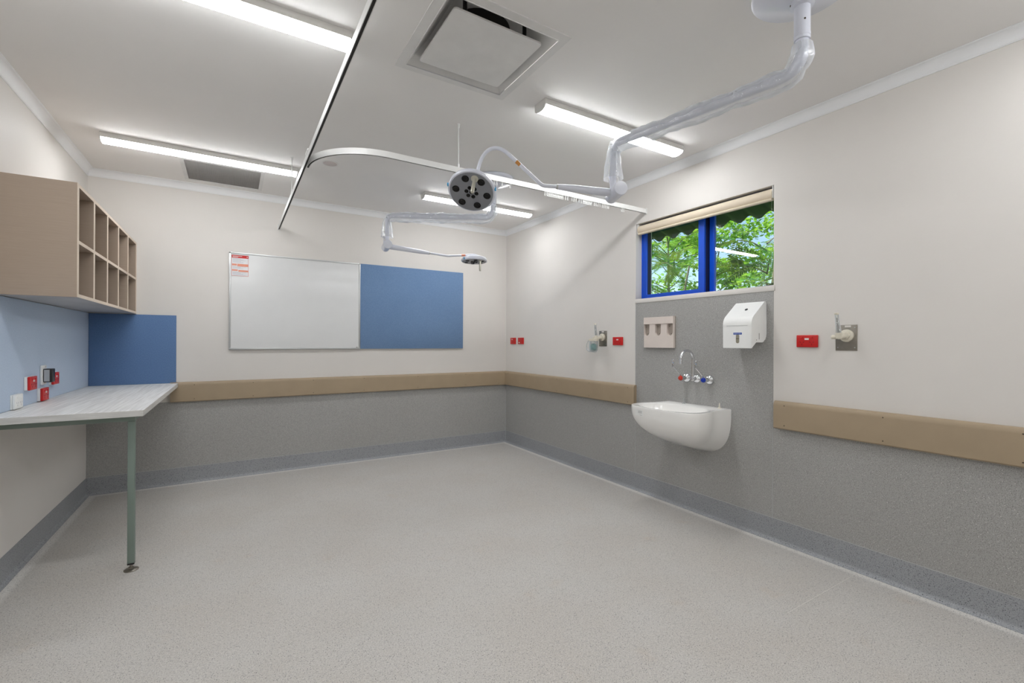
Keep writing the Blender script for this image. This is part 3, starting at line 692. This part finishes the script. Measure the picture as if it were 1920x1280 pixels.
# ------------------------------------------------------------------ basin
t = thing('hand_basin', (XR, 2.195, 0.478), 'white ceramic wall basin with full rounded shroud beneath the taps', 'basin')
yc, zt_ = 2.190, 0.808
prof = [(0.0, 0.270), (0.05, 0.268), (0.12, 0.266), (0.17, 0.269), (0.22, 0.280), (0.27, 0.294), (0.32, 0.299), (0.37, 0.294), (0.41, 0.276), (0.44, 0.246), (0.452, 0.215), (0.461, 0.170), (0.465, 0.110), (0.467, 0.045)]
def basin_w(d):
    for (a, wa), (b_, wb_) in zip(prof, prof[1:]):
        if a <= d <= b_: u = (d-a)/(b_-a); return wa+(wb_-wa)*u
    return prof[-1][1]
NS, NP = len(prof), 36
f = MB()
def shroud(i, j):
    d, w_ = prof[i]; x = WX-d; tt = max(0.0, 1-d/0.4685)
    b_ = 0.030+0.300*(tt**0.37) if d > 0 else 0.330
    ph = PI*j/(NP-1); n = 2.0/2.9
    c, s0 = math.cos(ph), math.sin(ph)
    y = yc+w_*math.copysign(abs(c)**n, c); z = zt_-0.006-b_*abs(s0)**n
    return (x, y, z)
vv = f.grid(shroud, NS, NP)
f.bm.faces.new([vv[-1][j] for j in range(NP)])
# rim loop : near side wall->front, far side front->wall
outer = [vv[i][NP-1] for i in range(NS)] + [vv[i][0] for i in range(NS-1, -1, -1)]
# fill of the wall edge between the two ends
n_back = 10
for k in range(1, n_back): outer.append(f.bm.verts.new((WX, yc+0.270-0.540*k/n_back, zt_-0.006)))
cxb = WX-0.262
def loop(fn): return [f.bm.verts.new(fn(v.co)) for v in outer]
def toward(v, shr, z):
    c = Vector((WX-0.24, yc, 0)); p = Vector((v.x, v.y, 0)); q = c+(p-c)*shr; return Vector((q.x, q.y, z))
l1 = loop(lambda v: toward(v, 0.992, zt_))
def bowl(v, rx, ry, z, cx=cxb):
    a = math.atan2((v.y-yc)/0.28, (v.x-cx)/0.24); n = 2/2.6
    ca, sa = math.cos(a), math.sin(a)
    return Vector((cx+rx*math.copysign(abs(ca)**n, ca), yc+ry*math.copysign(abs(sa)**n, sa), z))
l2 = loop(lambda v: bowl(v, 0.170, 0.262, zt_+0.000, WX-0.290))
l3 = loop(lambda v: bowl(v, 0.160, 0.252, zt_-0.006, WX-0.290))
l4 = loop(lambda v: bowl(v, 0.150, 0.225, zt_-0.07, WX-0.285))
l5 = loop(lambda v: bowl(v, 0.115, 0.170, zt_-0.120, WX-0.275))
l6 = loop(lambda v: bowl(v, 0.040, 0.050, zt_-0.138, WX-0.26))
Ls = [outer, l1, l2, l3, l4, l5, l6]; n = len(outer)
for A_, B_ in zip(Ls, Ls[1:]):
    for k in range(n): f.bm.faces.new((A_[k], A_[(k+1) % n], B_[(k+1) % n], B_[k]))
f.bm.faces.new(l6)
f.build('ceramic_body', M['china'], t)
MB().lathe([(0.022, 0), (0.024, 0.002), (0.018, 0.004)], (WX-0.26, yc, zt_-0.1385), (0, 0, 1), 20).build('drain', M['chrome'], t)
for yq, mq, nm in ((2.283, 'clear', 'tap_hole_plug'), (1.985, 'cream', 'tap_hole_plug')):
    MB().lathe([(0.014, 0), (0.013, 0.003), (0.0055, 0.009), (0.0035, 0.030), (0.0015, 0.040)], (WX-0.040, yq, zt_), (0, 0, 1), 18).build(nm, M[mq], t)
# stickers on the front and in the bowl
def on_front(y, z):
    """point on shroud front at (y,z)"""
    best = None
    for i in range(0, 481):
        d = i/1000; w_ = basin_w(d); u = abs(y-yc)/w_
        if u >= 1: continue
        tt = max(0.0, 1-d/0.4685); b_ = 0.030+0.300*tt**0.37
        zz = zt_-0.006-b_*(1-u**2.9)**(1/2.9)
        if zz <= z: best = d
    return best
def sticker(y0, y1, z0, z1, off, m, nm):
    f = MB(); g = 5
    def fn(i, j):
        y = y0+(y1-y0)*i/(g-1); z = z0+(z1-z0)*j/(g-1); d = on_front(y, z); return (WX-d-off, y, z)
    f.grid(fn, g, g); return f.build(nm, M[m], t)
sticker(2.300, 2.385, 0.742, 0.785, 0.0015, 'white', 'sticker')
for k, z in enumerate((0.776, 0.770, 0.764, 0.748)): sticker(2.310, 2.350 if k < 3 else 2.33, z-0.0012, z, 0.0022, 'grey', 'sticker_print')

# ------------------------------------------------------------------ ceiling battens
def batten(x0, y0, label):
    L, Wd = 1.220, 0.108; zb = HC-0.036
    t = thing('batten_light', (x0+L/2, y0+Wd/2, HC), label, 'ceiling light')
    MB().box(x0, x0+L, y0, y0+Wd, HC-0.034, HC, 0.002).build('body', M['housing'], t)
    pr = [(y0+0.003, HC-0.034)]
    for k in range(0, 13):
        a = PI*k/12; pr.append((y0+Wd/2-(Wd/2-0.003)*math.cos(a), HC-0.034-0.0015-0.022*math.sin(a)))
    pr.append((y0+Wd-0.003, HC-0.034))
    MB().prism(pr, 0, x0+0.006, x0+L-0.006).build('diffuser', M['lamp'], t)
    pc = [(y0+0.001, HC-0.033)]+[(y0+Wd/2+(p[0]-y0-Wd/2)*1.03, p[1]-0.0012) for p in pr[1:-1]]+[(y0+Wd-0.001, HC-0.033)]
    for xa in (x0, x0+L-0.006): MB().prism(pc, 0, xa, xa+0.006).build('end_cap', M['housing'], t)
    return t
b0 = batten(1.533, 2.143, 'lit linear ceiling batten crossed by the wrapped lamp arm, near the window wall')
def batten_copy(x0, y0, label): return copy_tree(b0, (x0+0.61, y0+0.054, HC), None, label)
batten_copy(-0.760, 2.150, 'lit linear ceiling batten at the top left, ending at the curtain track')
batten_copy(-0.772, 4.075, 'lit linear ceiling batten above the back left, beside the return air grille')
batten_copy(1.533, 4.075, 'lit linear ceiling batten at the back right, behind the lamp head')
batten_copy(1.533, 0.150, 'lit linear ceiling batten over the camera, on the window side')
batten_copy(-0.760, 0.150, 'lit linear ceiling batten over the camera, on the cabinet side')
batten_copy(1.533, -1.780, 'lit linear ceiling batten behind the camera, on the window side')
batten_copy(-0.760, -1.780, 'lit linear ceiling batten behind the camera, on the cabinet side')

# ------------------------------------------------------------------ air diffuser
vx0, vx1, vy0, vy1 = VENT
t = thing('air_diffuser', ((vx0+vx1)/2, (vy0+vy1)/2, HC), 'square white ceiling air diffuser with a flat centre plate', 'air vent')
f = MB(); a = 0.045
for (x0_, x1_, y0_, y1_) in ((vx0-a, vx1+a, vy0-a, vy0), (vx0-a, vx1+a, vy1, vy1+a), (vx0-a, vx0, vy0, vy1), (vx1, vx1+a, vy0, vy1)): f.box(x0_, x1_, y0_, y1_, HC-0.005, HC)
for (x0_, x1_, y0_, y1_) in ((vx0-0.003, vx1+0.003, vy0-0.003, vy0), (vx0-0.003, vx1+0.003, vy1, vy1+0.003), (vx0-0.003, vx0, vy0, vy1), (vx1, vx1+0.003, vy0, vy1)): f.box(x0_, x1_, y0_, y1_, HC-0.009, HC)
f.build('flange', M['vent'], t, smooth=False)
f = MB(); i_ = 0.085; zt2 = HC+0.105; e = 0.0015
lo = [(vx0+e, vy0+e, HC-0.004), (vx1-e, vy0+e, HC-0.004), (vx1-e, vy1-e, HC-0.004), (vx0+e, vy1-e, HC-0.004)]
hi = [(vx0+i_, vy0+i_, zt2), (vx1-i_, vy0+i_, zt2), (vx1-i_, vy1-i_, zt2), (vx0+i_, vy1-i_, zt2)]
for k in range(4): f.quad(lo[k], lo[(k+1) % 4], hi[(k+1) % 4], hi[k])
f.quad(*hi)
f.build('hopper', M['vent'], t, smooth=False)
vcx, vcy = (vx0+vx1)/2, (vy0+vy1)/2
MB().lathe([(0.150, 0), (0.150, 0.002)], (vcx, vcy, zt2-0.004), (0, 0, 1), 48).build('duct_opening', M['dark'], t)
pc = []
for sx, sy, a0 in ((1, 1, 0), (-1, 1, 1), (-1, -1, 2), (1, -1, 3)):
    for k in range(5):
        a = PI/2*(a0+k/4); pc.append((vcx+sx*0.210+0.016*math.cos(a), vcy+0.003+sy*0.199+0.016*math.sin(a)))
MB().prism(pc, 2, HC-0.006, HC+0.002).build('centre_plate', M['vent'], t)
for sx in (-1, 1):
    for sy in (-1, 1):
        MB().lathe([(0.010, 0), (0.010, 0.085), (0.013, 0.088), (0.013, 0.099)], (vcx+sx*0.155, vcy+sy*0.165, HC+0.002), (0, 0, 1), 16).build('standoff', M['black'], t)

# ------------------------------------------------------------------ return air grille
gx0, gx1, gy0, gy1 = GRL
t = thing('return_air_grille', ((gx0+gx1)/2, (gy0+gy1)/2, HC), 'grey eggcrate return air grille in the ceiling over the back left', 'air grille')
f = MB(); a = 0.028
for (x0_, x1_, y0_, y1_) in ((gx0-a, gx1+a, gy0-a, gy0), (gx0-a, gx1+a, gy1, gy1+a), (gx0-a, gx0, gy0, gy1), (gx1, gx1+a, gy0, gy1)): f.box(x0_, x1_, y0_, y1_, HC-0.003, HC)
f.build('frame', M['vent'], t, smooth=False)
f = MB(); nxs = 38; nys = 36
for k in range(1, nxs): x = gx0+(gx1-gx0)*k/nxs; f.box(x-0.0006, x+0.0006, gy0, gy1, HC, HC+0.013)
for k in range(1, nys): y = gy0+(gy1-gy0)*k/nys; f.box(gx0, gx1, y-0.0006, y+0.0006, HC, HC+0.013)
f.build('eggcrate_core', M['grille'], t, smooth=False)
f = MB(); zz = HC+0.12; e = 0.001
f.quad((gx0+e, gy0+e, zz), (gx1-e, gy0+e, zz), (gx1-e, gy1-e, zz), (gx0+e, gy1-e, zz))
for p, q in (((gx0+e, gy0+e), (gx1-e, gy0+e)), ((gx1-e, gy0+e), (gx1-e, gy1-e)), ((gx1-e, gy1-e), (gx0+e, gy1-e)), ((gx0+e, gy1-e), (gx0+e, gy0+e))):
    f.quad((*p, HC+0.001), (*q, HC+0.001), (*q, zz), (*p, zz))
f.build('plenum_lining', M['grey'], t, smooth=False)

# round ceiling speaker
t = thing('ceiling_speaker', (0.655, 3.838, HC), 'small round flush ceiling speaker beyond the curtain track bend', 'speaker')
MB().lathe([(0.062, 0), (0.061, -0.003), (0.052, -0.004)], (0.655, 3.838, HC), (0, 0, 1), 36).build('rim', M['vent'], t)
MB().lathe([(0.052, 0), (0.050, -0.001)], (0.655, 3.838, HC-0.004), (0, 0, 1), 36).build('mesh_cover', M['speaker'], t)

# ------------------------------------------------------------------ curtain tracks
TX, TY, TZ, TH_, TW = 0.385, 2.705, 2.368, 0.036, 0.016
def track_sweep(path, name_t, t):
    """H-section track: two side walls joined by a web, dark slot beneath"""
    path = [Vector(p) for p in path]; f = MB(); g = MB()
    def section(fm, a0, a1, z0_, z1_):
        rings = []
        for i, p in enumerate(path):
            tg = (path[min(i+1, len(path)-1)]-path[max(i-1, 0)]).normalized(); s = Vector((tg.y, -tg.x, 0))
            rings.append([fm.bm.verts.new(p+s*u+Vector((0, 0, w))) for u, w in ((a0, z0_), (a1, z0_), (a1, z1_), (a0, z1_))])
        for A_, B_ in zip(rings, rings[1:]):
            for k in range(4): fm.bm.faces.new((A_[k], A_[(k+1) % 4], B_[(k+1) % 4], B_[k]))
        fm.bm.faces.new(rings[0]); fm.bm.faces.new(rings[-1])
    h = TW/2
    section(f, -h, -h+0.0025, 0, TH_); section(f, h-0.0025, h, 0, TH_); section(f, -h+0.0025, h-0.0025, 0.022, TH_)
    section(g, -h+0.0025, h-0.0025, 0.003, 0.006)
    f.build('track_channel', M['track'], t); g.build('slot', M['dark'], t, smooth=False)
def rod(x, y, t):
    MB().tube([(x, y, TZ+TH_-0.004), (x, y, HC)], 0.0038, 10).build('drop_rod', M['track'], t)
    MB().lathe([(0.010, 0), (0.010, 0.003), (0.0065, 0.006), (0.0065, 0.026)], (x, y, HC), (0, 0, -1), 16).build('ceiling_fixing', M['white'], t)
    MB().box(x-0.006, x+0.006, y-0.006, y+0.006, TZ+TH_-0.002, TZ+TH_+0.022, 0.001).build('rod_clamp', M['white'], t)
t = thing('curtain_track', (TX, 2.4, TZ), 'long straight white curtain track running to the back wall', 'curtain track')
track_sweep([(TX, YF+0.01, TZ), (TX, YB-0.004, TZ)], 'straight', t)
rod(TX, 3.872, t); rod(TX, 0.6, t)
MB().box(TX-0.011, TX+0.011, 2.93, 3.03, TZ+TH_, TZ+TH_+0.012, 0.001).build('joiner', M['track'], t)
MB().box(TX-0.014, TX+0.014, YB-0.004, YB, TZ-0.006, TZ+TH_+0.006).build('end_bracket', M['track'], t)
t = thing('curtain_track', (1.8, TY, TZ), 'white curtain track that bends off and crosses to the window wall', 'curtain track')
R_ = 0.40; path = []
x_s = TX+TW+0.001
path.append((x_s, TY+R_+0.03, TZ))
for k in range(0, 17):
    a = PI/2*k/16; path.append((x_s+R_*(1-math.cos(a)), TY+R_*(1-math.sin(a)), TZ))
path.append((XR-0.004, TY, TZ))
track_sweep(path, 'curved', t)
rod(1.246, TY, t)
MB().box(XR-0.004, XR, TY-0.014, TY+0.014, TZ-0.006, TZ+TH_+0.006).build('end_bracket', M['track'], t)
# gliders
def glider_mesh():
    f = MB(); f.box(-0.0065, 0.0065, -0.004, 0.004, -0.004, 0.0)
    f.box(-0.0019, 0.0019, -0.0019, 0.0019, -0.018, -0.003)
    f.tube([(0.0042*math.sin(a), 0, -0.0225+0.0065*math.cos(a)) for a in [2*PI*k/10 for k in range(11)]], 0.0017, 6, caps=False)
    return f
GL = [('white curtain glider hanging under the track close to the round lamp head', 'gliders beside the lamp head', [1.512, 1.533, 1.575, 1.639]),
      ('white curtain glider bunched with others in the left bunch on the crossing track', 'left bunch of gliders on the crossing track', [1.935, 1.953]+[1.965+0.0075*k for k in range(19)]+[2.125, 2.146]),
      ('white curtain glider in the loose bunch right of the gap on the crossing track', 'right bunch of gliders on the crossing track', [2.187, 2.206, 2.226, 2.256, 2.276]+[2.296+0.0078*k for k in range(12)]+[2.410, 2.428, 2.448, 2.468, 2.492, 2.510, 2.526, 2.545, 2.560]),
      ('white curtain glider of the last few near the window wall end of the track', 'gliders nearest the window wall', [2.700, 2.714, 2.728])]
g0 = None
for lab, grp, xs in GL:
    for x in xs:
        loc = (x, TY, TZ+0.001)
        if g0 is None:
            g0 = glider_mesh().build('curtain_glider', M['track']); g0.location = loc; tag(g0, lab, 'curtain glider', grp); g = g0
        else:
            g = g0.copy(); COL.objects.link(g); g.location = loc; g['label'] = lab; g['group'] = grp
        g.rotation_euler = (0, 0, random.uniform(-0.5, 0.5))

# ------------------------------------------------------------------ surgical lamps
def lamp(pole, elbow, j_ax, jt, spring_end, neck, head, nrm, handle_dir, label, seed, tape, tape_m='orange', leds=True):
    rnd = random.Random(seed)
    px, py = pole; ex, ey = elbow; ZA = 2.350; n = Vector(nrm).normalized(); H = Vector(head)
    t = thing('surgical_lamp', (px, py, HC), label, 'surgical lamp')
    MB().lathe([(0.172, 0), (0.178, -0.006), (0.178, -0.024), (0.170, -0.032), (0.060, -0.066), (0.046, -0.070)], (px, py, HC), (0, 0, 1), 56, True, True).build('ceiling_canopy', M['lampw'], t)
    MB().lathe([(0.042, 0), (0.042, -0.018), (0.034, -0.022)], (px, py, HC-0.068), (0, 0, 1), 32).build('collar', M['lampw'], t)
    f = MB().cyl((px, py, HC-0.080), (px, py, HC-0.220), 0.0285, 28); f.lathe([(0.0295, 0), (0.0295, -0.012)], (px, py, HC-0.196), (0, 0, 1), 28)
    f.build('column', M['lampw'], t)
    for a in (0.5, 2.4, 4.6): MB().lathe([(0.004, 0), (0.003, 0.0015)], (px+0.042*math.cos(a), py+0.042*math.sin(a), HC-0.078), (math.cos(a), math.sin(a), 0), 10).build('grub_screw', M['screw'], t)
    MB().lathe([(0.004, 0), (0.003, 0.0015)], (px-0.020, py-0.0203, HC-0.150), (-0.7, -0.7, 0), 10).build('grub_screw', M['screw'], t)
    P = fillet([(px, py, HC-0.218), (px, py, ZA), (ex, ey, ZA), (ex, ey, jt[2]+0.02)], [0.07, 0.055], 10)
    P = resample(P, 0.03)
    k = len(P); cut = next(i for i, p in enumerate(P) if (p-Vector((ex, ey, ZA))).length < 0.07)
    MB().tube(P, [0.0235 if i < cut-6 else 0.0235-0.0065*min(1, (i-cut+6)/9) for i in range(k)], 22).build('main_arm', M['lampw'], t)
    # crinkled clear sleeve
    S = resample(fillet([(px, py, HC-0.235), (px, py, ZA), (ex, ey, ZA), (ex, ey, jt[2]+0.075)], [0.07, 0.055], 8), 0.022)
    rr = []
    for i in range(len(S)):
        u = i/(len(S)-1); r = 0.040+0.0035*math.sin(i*0.45+seed)+0.0015*math.sin(i*1.3)
        if u < 0.10: r = 0.034+0.009*math.sin(u/0.10*PI)
        if u > 0.86: r = 0.030+0.022*(u-0.86)/0.14
        rr.append(r)
    S2 = [p-Vector((0, 0, 0.014)) if abs(p.z-ZA) < 0.02 else p for p in S]
    MB().tube(S2, rr, 18, caps=False, jit=0.12, rnd=rnd).build('plastic_sleeve', M['film'], t)
    J = Vector(jt); ja = Vector(j_ax).normalized()
    MB().lathe([(0.030, -0.075), (0.034, -0.073), (0.034, 0.071), (0.0365, 0.073), (0.0365, 0.090), (0.034, 0.092)], J, -ja, 32).build('knuckle_joint', M['lampw'], t)
    SE = Vector(spring_end)
    MB().tube([J, J+(SE-J)*0.25, J+(SE-J)*0.75, SE], [0.022, 0.021, 0.019, 0.0135], 22).build('spring_arm', M['lampw'], t)
    MB().tube([J+Vector((0.0, 0, 0.01))-ja*0.0+(Vector((ex, ey, 0))-Vector((J.x, J.y, 0))).normalized()*0.0 + Vector((-0.022, 0.008, 0.0)), (ex-0.024, ey+0.008, jt[2]+0.10)], 0.0035, 8).build('cable', M['lampw'], t)
    neck = [Vector(p) for p in neck]
    B_ = [bez(neck[-4], neck[-3], neck[-2], neck[-1], k/14) for k in range(15)]
    NP_ = fillet([SE]+neck[:-4]+[B_[0]], 0.05, 8)[:-1]+B_
    MB().tube(NP_, 0.0098, 16).build('neck_tube', M['lampw'], t)
    dd = (SE-J).normalized(); MB().lathe([(0.0138, -0.003), (0.0145, -0.002), (0.0145, 0.0), (0.0105, 0.006)], SE, dd, 22).build('arm_collar', M['alu'], t)
    MB().tube([Vector(tape[0]), Vector(tape[1])], 0.0101, 16).build('tape_mark', M[tape_m], t)
    # head : n points out of the lit face
    back = -n
    MB().lathe([(0.108, 0.0), (0.121, 0.001), (0.1255, 0.008), (0.125, 0.020), (0.116, 0.034), (0.085, 0.046), (0.045, 0.052), (0.010, 0.053)], H, back, 56).build('lamp_housing', M['lampw'], t)
    MB().lathe([(0.1145, 0), (0.1145, 0.0015)], H, n, 56).build('face_plate', M['lampface'], t)
    u = Vector(handle_dir); u = (u-n*u.dot(n)).normalized(); v = n.cross(u)
    if v.dot(r2) < 0: v = -v
    hp = H+u*0.078+v*0.032+n*0.001
    fp = MB().lathe([(0.019, 0), (0.019, 0.003), (0.014, 0.006)], hp, n, 24); fp.build('handle_collar', M['champagne'], t)
    hd = (n+Vector((0, 0, -0.25))).normalized()
    MB().lathe([(0.0085, 0), (0.009, 0.01), (0.0095, 0.095), (0.008, 0.100)], hp, hd, 20).build('handle', M['champagne'], t)
    if leds:
        for a in range(6):
            an = a*PI/3+0.18+PI/6*0; c = H+(u*math.sin(an+PI/2+0.02)+v*math.cos(an+PI/2+0.02))*0.083
            led(c+n*0.0015, n, 0.0190, t)
        led(H+n*0.0015, n, 0.0105, t)
        for a in range(6):
            an = a*PI/3+0.70; led(H+n*0.0015+(u*math.sin(an)+v*math.cos(an))*0.027, n, 0.0105, t)
    for sgn, kk in ((1, 0.1), (-1, 0.35)):
        q = H+(v*sgn*math.cos(kk)+u*math.sin(kk)*(1 if sgn < 0 else 0.1))*0.124+back*0.014
        MB().lathe([(0.010, -0.006), (0.010, 0.006)], q, (v*sgn), 12).build('side_tab', M['cyan'], t)
    return t
def led(c, n, r, t):
    MB().lathe([(r, 0), (r*1.02, 0.002), (r*0.78, 0.0045), (r*0.45, 0.002), (r*0.30, 0.003)], c, n, 22).build('led_lens', M['led'], t)
def bez(a, b, c, d, t): return a*(1-t)**3+b*3*t*(1-t)**2+c*3*t*t*(1-t)+d*t**3
def neck_tape(P):
    L = 0; tot = sum((b-a).length for a, b in zip(P, P[1:])); out = []
    for a, b in zip(P, P[1:]):
        d = (b-a).length
        if L+d > tot*0.52 and not out: out = [a+(b-a).normalized()*max(0, tot*0.52-L)]; out.append(out[0]+(b-a).normalized()*0.028)
        L += d
    return out
lamp((1.910, 0.935), (1.757, 1.822), (0.43, 0.90, 0), (1.770, 1.818, 2.083), (1.481, 1.956, 2.106),
     [(1.408, 1.991, 2.108), (1.250, 2.066, 2.262), (1.180, 2.100, 2.335), (1.100, 2.138, 2.300), (1.094, 2.150, 2.112)], (1.068, 2.154, 2.060), (-0.397, -0.464, -0.792), (0, 0, 1),
     'surgical lamp with dark round face turned to the camera, wrapped arm from top right', 3, ((1.300, 2.0425, 2.213), (1.281, 2.0514, 2.2315)))
lamp((1.918, 3.448), (1.122, 3.876), (0.157, 0.987, 0), (1.116, 3.872, 2.086), (1.518, 3.915, 2.076),
     [(1.709, 3.934, 2.072), (1.960, 3.958, 2.112), (2.020, 3.964, 2.122), (2.070, 3.968, 2.112), (2.060, 3.970, 2.066)], (1.996, 3.962, 2.050), (-0.013, -0.035, -0.985), (-0.1, -1, 0),
     'surgical lamp facing straight down further back, in front of the whiteboard wall', 9, ((1.850, 3.9475, 2.0945), (1.892, 3.9515, 2.1012)), 'norange')

# ------------------------------------------------------------------ outside
struct(MB().box(XR+0.3, 40, -20, 40, -0.5, -0.3).build('ground', M['grass'], smooth=False))
# corrugated eave
f = MB(); per, amp = 0.19, 0.024
def eave(i, j):
    y = -1.0+i*per/12; x = XR+0.225+j*0.30
    z = 2.74-0.10*j+amp*math.cos(2*PI*y/per)
    return (x, y, z)
f.grid(eave, 12*44, 4)
e_ = f.build('eave', M['roof']); sol = e_.modifiers.new('thickness', 'SOLIDIFY'); sol.thickness = 0.006
tag(e_, 'dark corrugated roof eave over the outside of the window', 'roof eave')
def pinnate(f, base, d, up_, L, npair, lw, ll, droop, rnd):
    d = d.normalized(); side = d.cross(up_).normalized(); up2 = side.cross(d)
    for k in range(npair):
        u = (k+1)/npair; c = base+d*L*u-up2*droop*u*u*L
        l = ll*(0.55+0.45*math.sin(PI*min(1, u*0.9+0.12)))
        for s in (-1, 1):
            ax = (side*s+d*0.45-up2*0.12).normalized(); tip = c+ax*l; m_ = c+ax*l*0.45
            w_ = ax.cross(up2).normalized()*lw
            vs_ = [f.bm.verts.new(p) for p in (c, m_+w_, tip, m_-w_)]; f.bm.faces.new(vs_)
    q = [base, base+d*L*0.5-up2*droop*0.25*L, base+d*L-up2*droop*L]
    for a, b in zip(q, q[1:]):
        w_ = side*0.003; f.bm.faces.new([f.bm.verts.new(p) for p in (a-w_, a+w_, b+w_, b-w_)])
def tree(name, base, height, spread, nbr, nleaf, m, label, cat, rnd, L=0.30, npair=11, lw=0.010, ll=0.075, zmin=0.3, small=False):
    base = Vector(base); t = thing(name, base, label, cat)
    br = MB(); lf = MB()
    br.tube([base, base+Vector((rnd.uniform(-.1, .1), rnd.uniform(-.1, .1), height*0.55)), base+Vector((rnd.uniform(-.2, .2), rnd.uniform(-.2, .2), height*0.95))], [0.035, 0.024, 0.010], 8)
    for b in range(nbr):
        z = height*(zmin+(0.95-zmin)*rnd.random()); a = rnd.uniform(0, 2*PI); r = spread*rnd.uniform(0.6, 1.0)*(1-0.35*z/height)
        p0 = base+Vector((0, 0, z)); p1 = p0+Vector((math.cos(a)*r*0.5, math.sin(a)*r*0.5, r*0.25)); p2 = p0+Vector((math.cos(a)*r, math.sin(a)*r, r*0.30))
        br.tube([p0, p1, p2], [0.009, 0.006, 0.003], 6)
        for k in range(nleaf):
            u = rnd.uniform(0.25, 1.0); q = p0.lerp(p1, u*2) if u < 0.5 else p1.lerp(p2, u*2-1)
            d = Vector((rnd.gauss(math.cos(a)*0.5, 0.7), rnd.gauss(math.sin(a)*0.5, 0.7), rnd.gauss(0.05, 0.35)))
            if small:
                for _ in range(5):
                    c = q+Vector((rnd.gauss(0, 0.10), rnd.gauss(0, 0.10), rnd.gauss(0, 0.08))); ax = Vector((rnd.gauss(0, 1), rnd.gauss(0, 1), rnd.gauss(0, 0.6))).normalized(); w_ = ax.cross(Vector((rnd.gauss(0, .4), rnd.gauss(0, .4), 1))).normalized()*ll*0.33
                    lf.bm.faces.new([lf.bm.verts.new(p) for p in (c, c+ax*ll*0.5+w_, c+ax*ll, c+ax*ll*0.5-w_)])
            else:
                pinnate(lf, q, d, Vector((rnd.gauss(0, .25), rnd.gauss(0, .25), 1)), L*rnd.uniform(0.7, 1.15), npair, lw, ll, rnd.uniform(0.05, 0.35), rnd)
    br.build('branches', M['bark'], t); lf.build('foliage', M[m], t, smooth=False)
    return t
rn = random.Random(11)
tree('feathery_shrub', (4.55, 2.55, -0.3), 2.75, 0.60, 16, 6, 'leafd', 'dark feathery-leaved shrub outside behind the right window pane', 'shrub', rn, L=0.30, ll=0.075, npair=13, lw=0.0105, zmin=0.5)
tree('feathery_shrub', (4.70, 3.80, -0.3), 2.65, 0.60, 16, 6, 'leafd', 'dark feathery-leaved shrub outside behind the left window pane', 'shrub', rn, L=0.30, ll=0.075, npair=13, lw=0.0105, zmin=0.5)
tree('garden_tree', (6.4, 5.3, -0.3), 3.5, 1.25, 34, 9, 'leaf', 'bright green garden tree outside the left window pane', 'tree', rn, L=0.32, ll=0.085, npair=10, lw=0.014, zmin=0.45)
tree('garden_tree', (6.6, 2.75, -0.3), 4.1, 1.25, 36, 9, 'leaf', 'bright green garden tree outside the right window pane', 'tree', rn, L=0.34, ll=0.09, npair=9, lw=0.016, zmin=0.45)
tree('garden_tree', (9.6, 6.6, -0.3), 4.4, 2.4, 60, 22, 'leaf', 'more distant leafy tree behind the two nearer garden trees', 'tree', rn, ll=0.12, small=True)
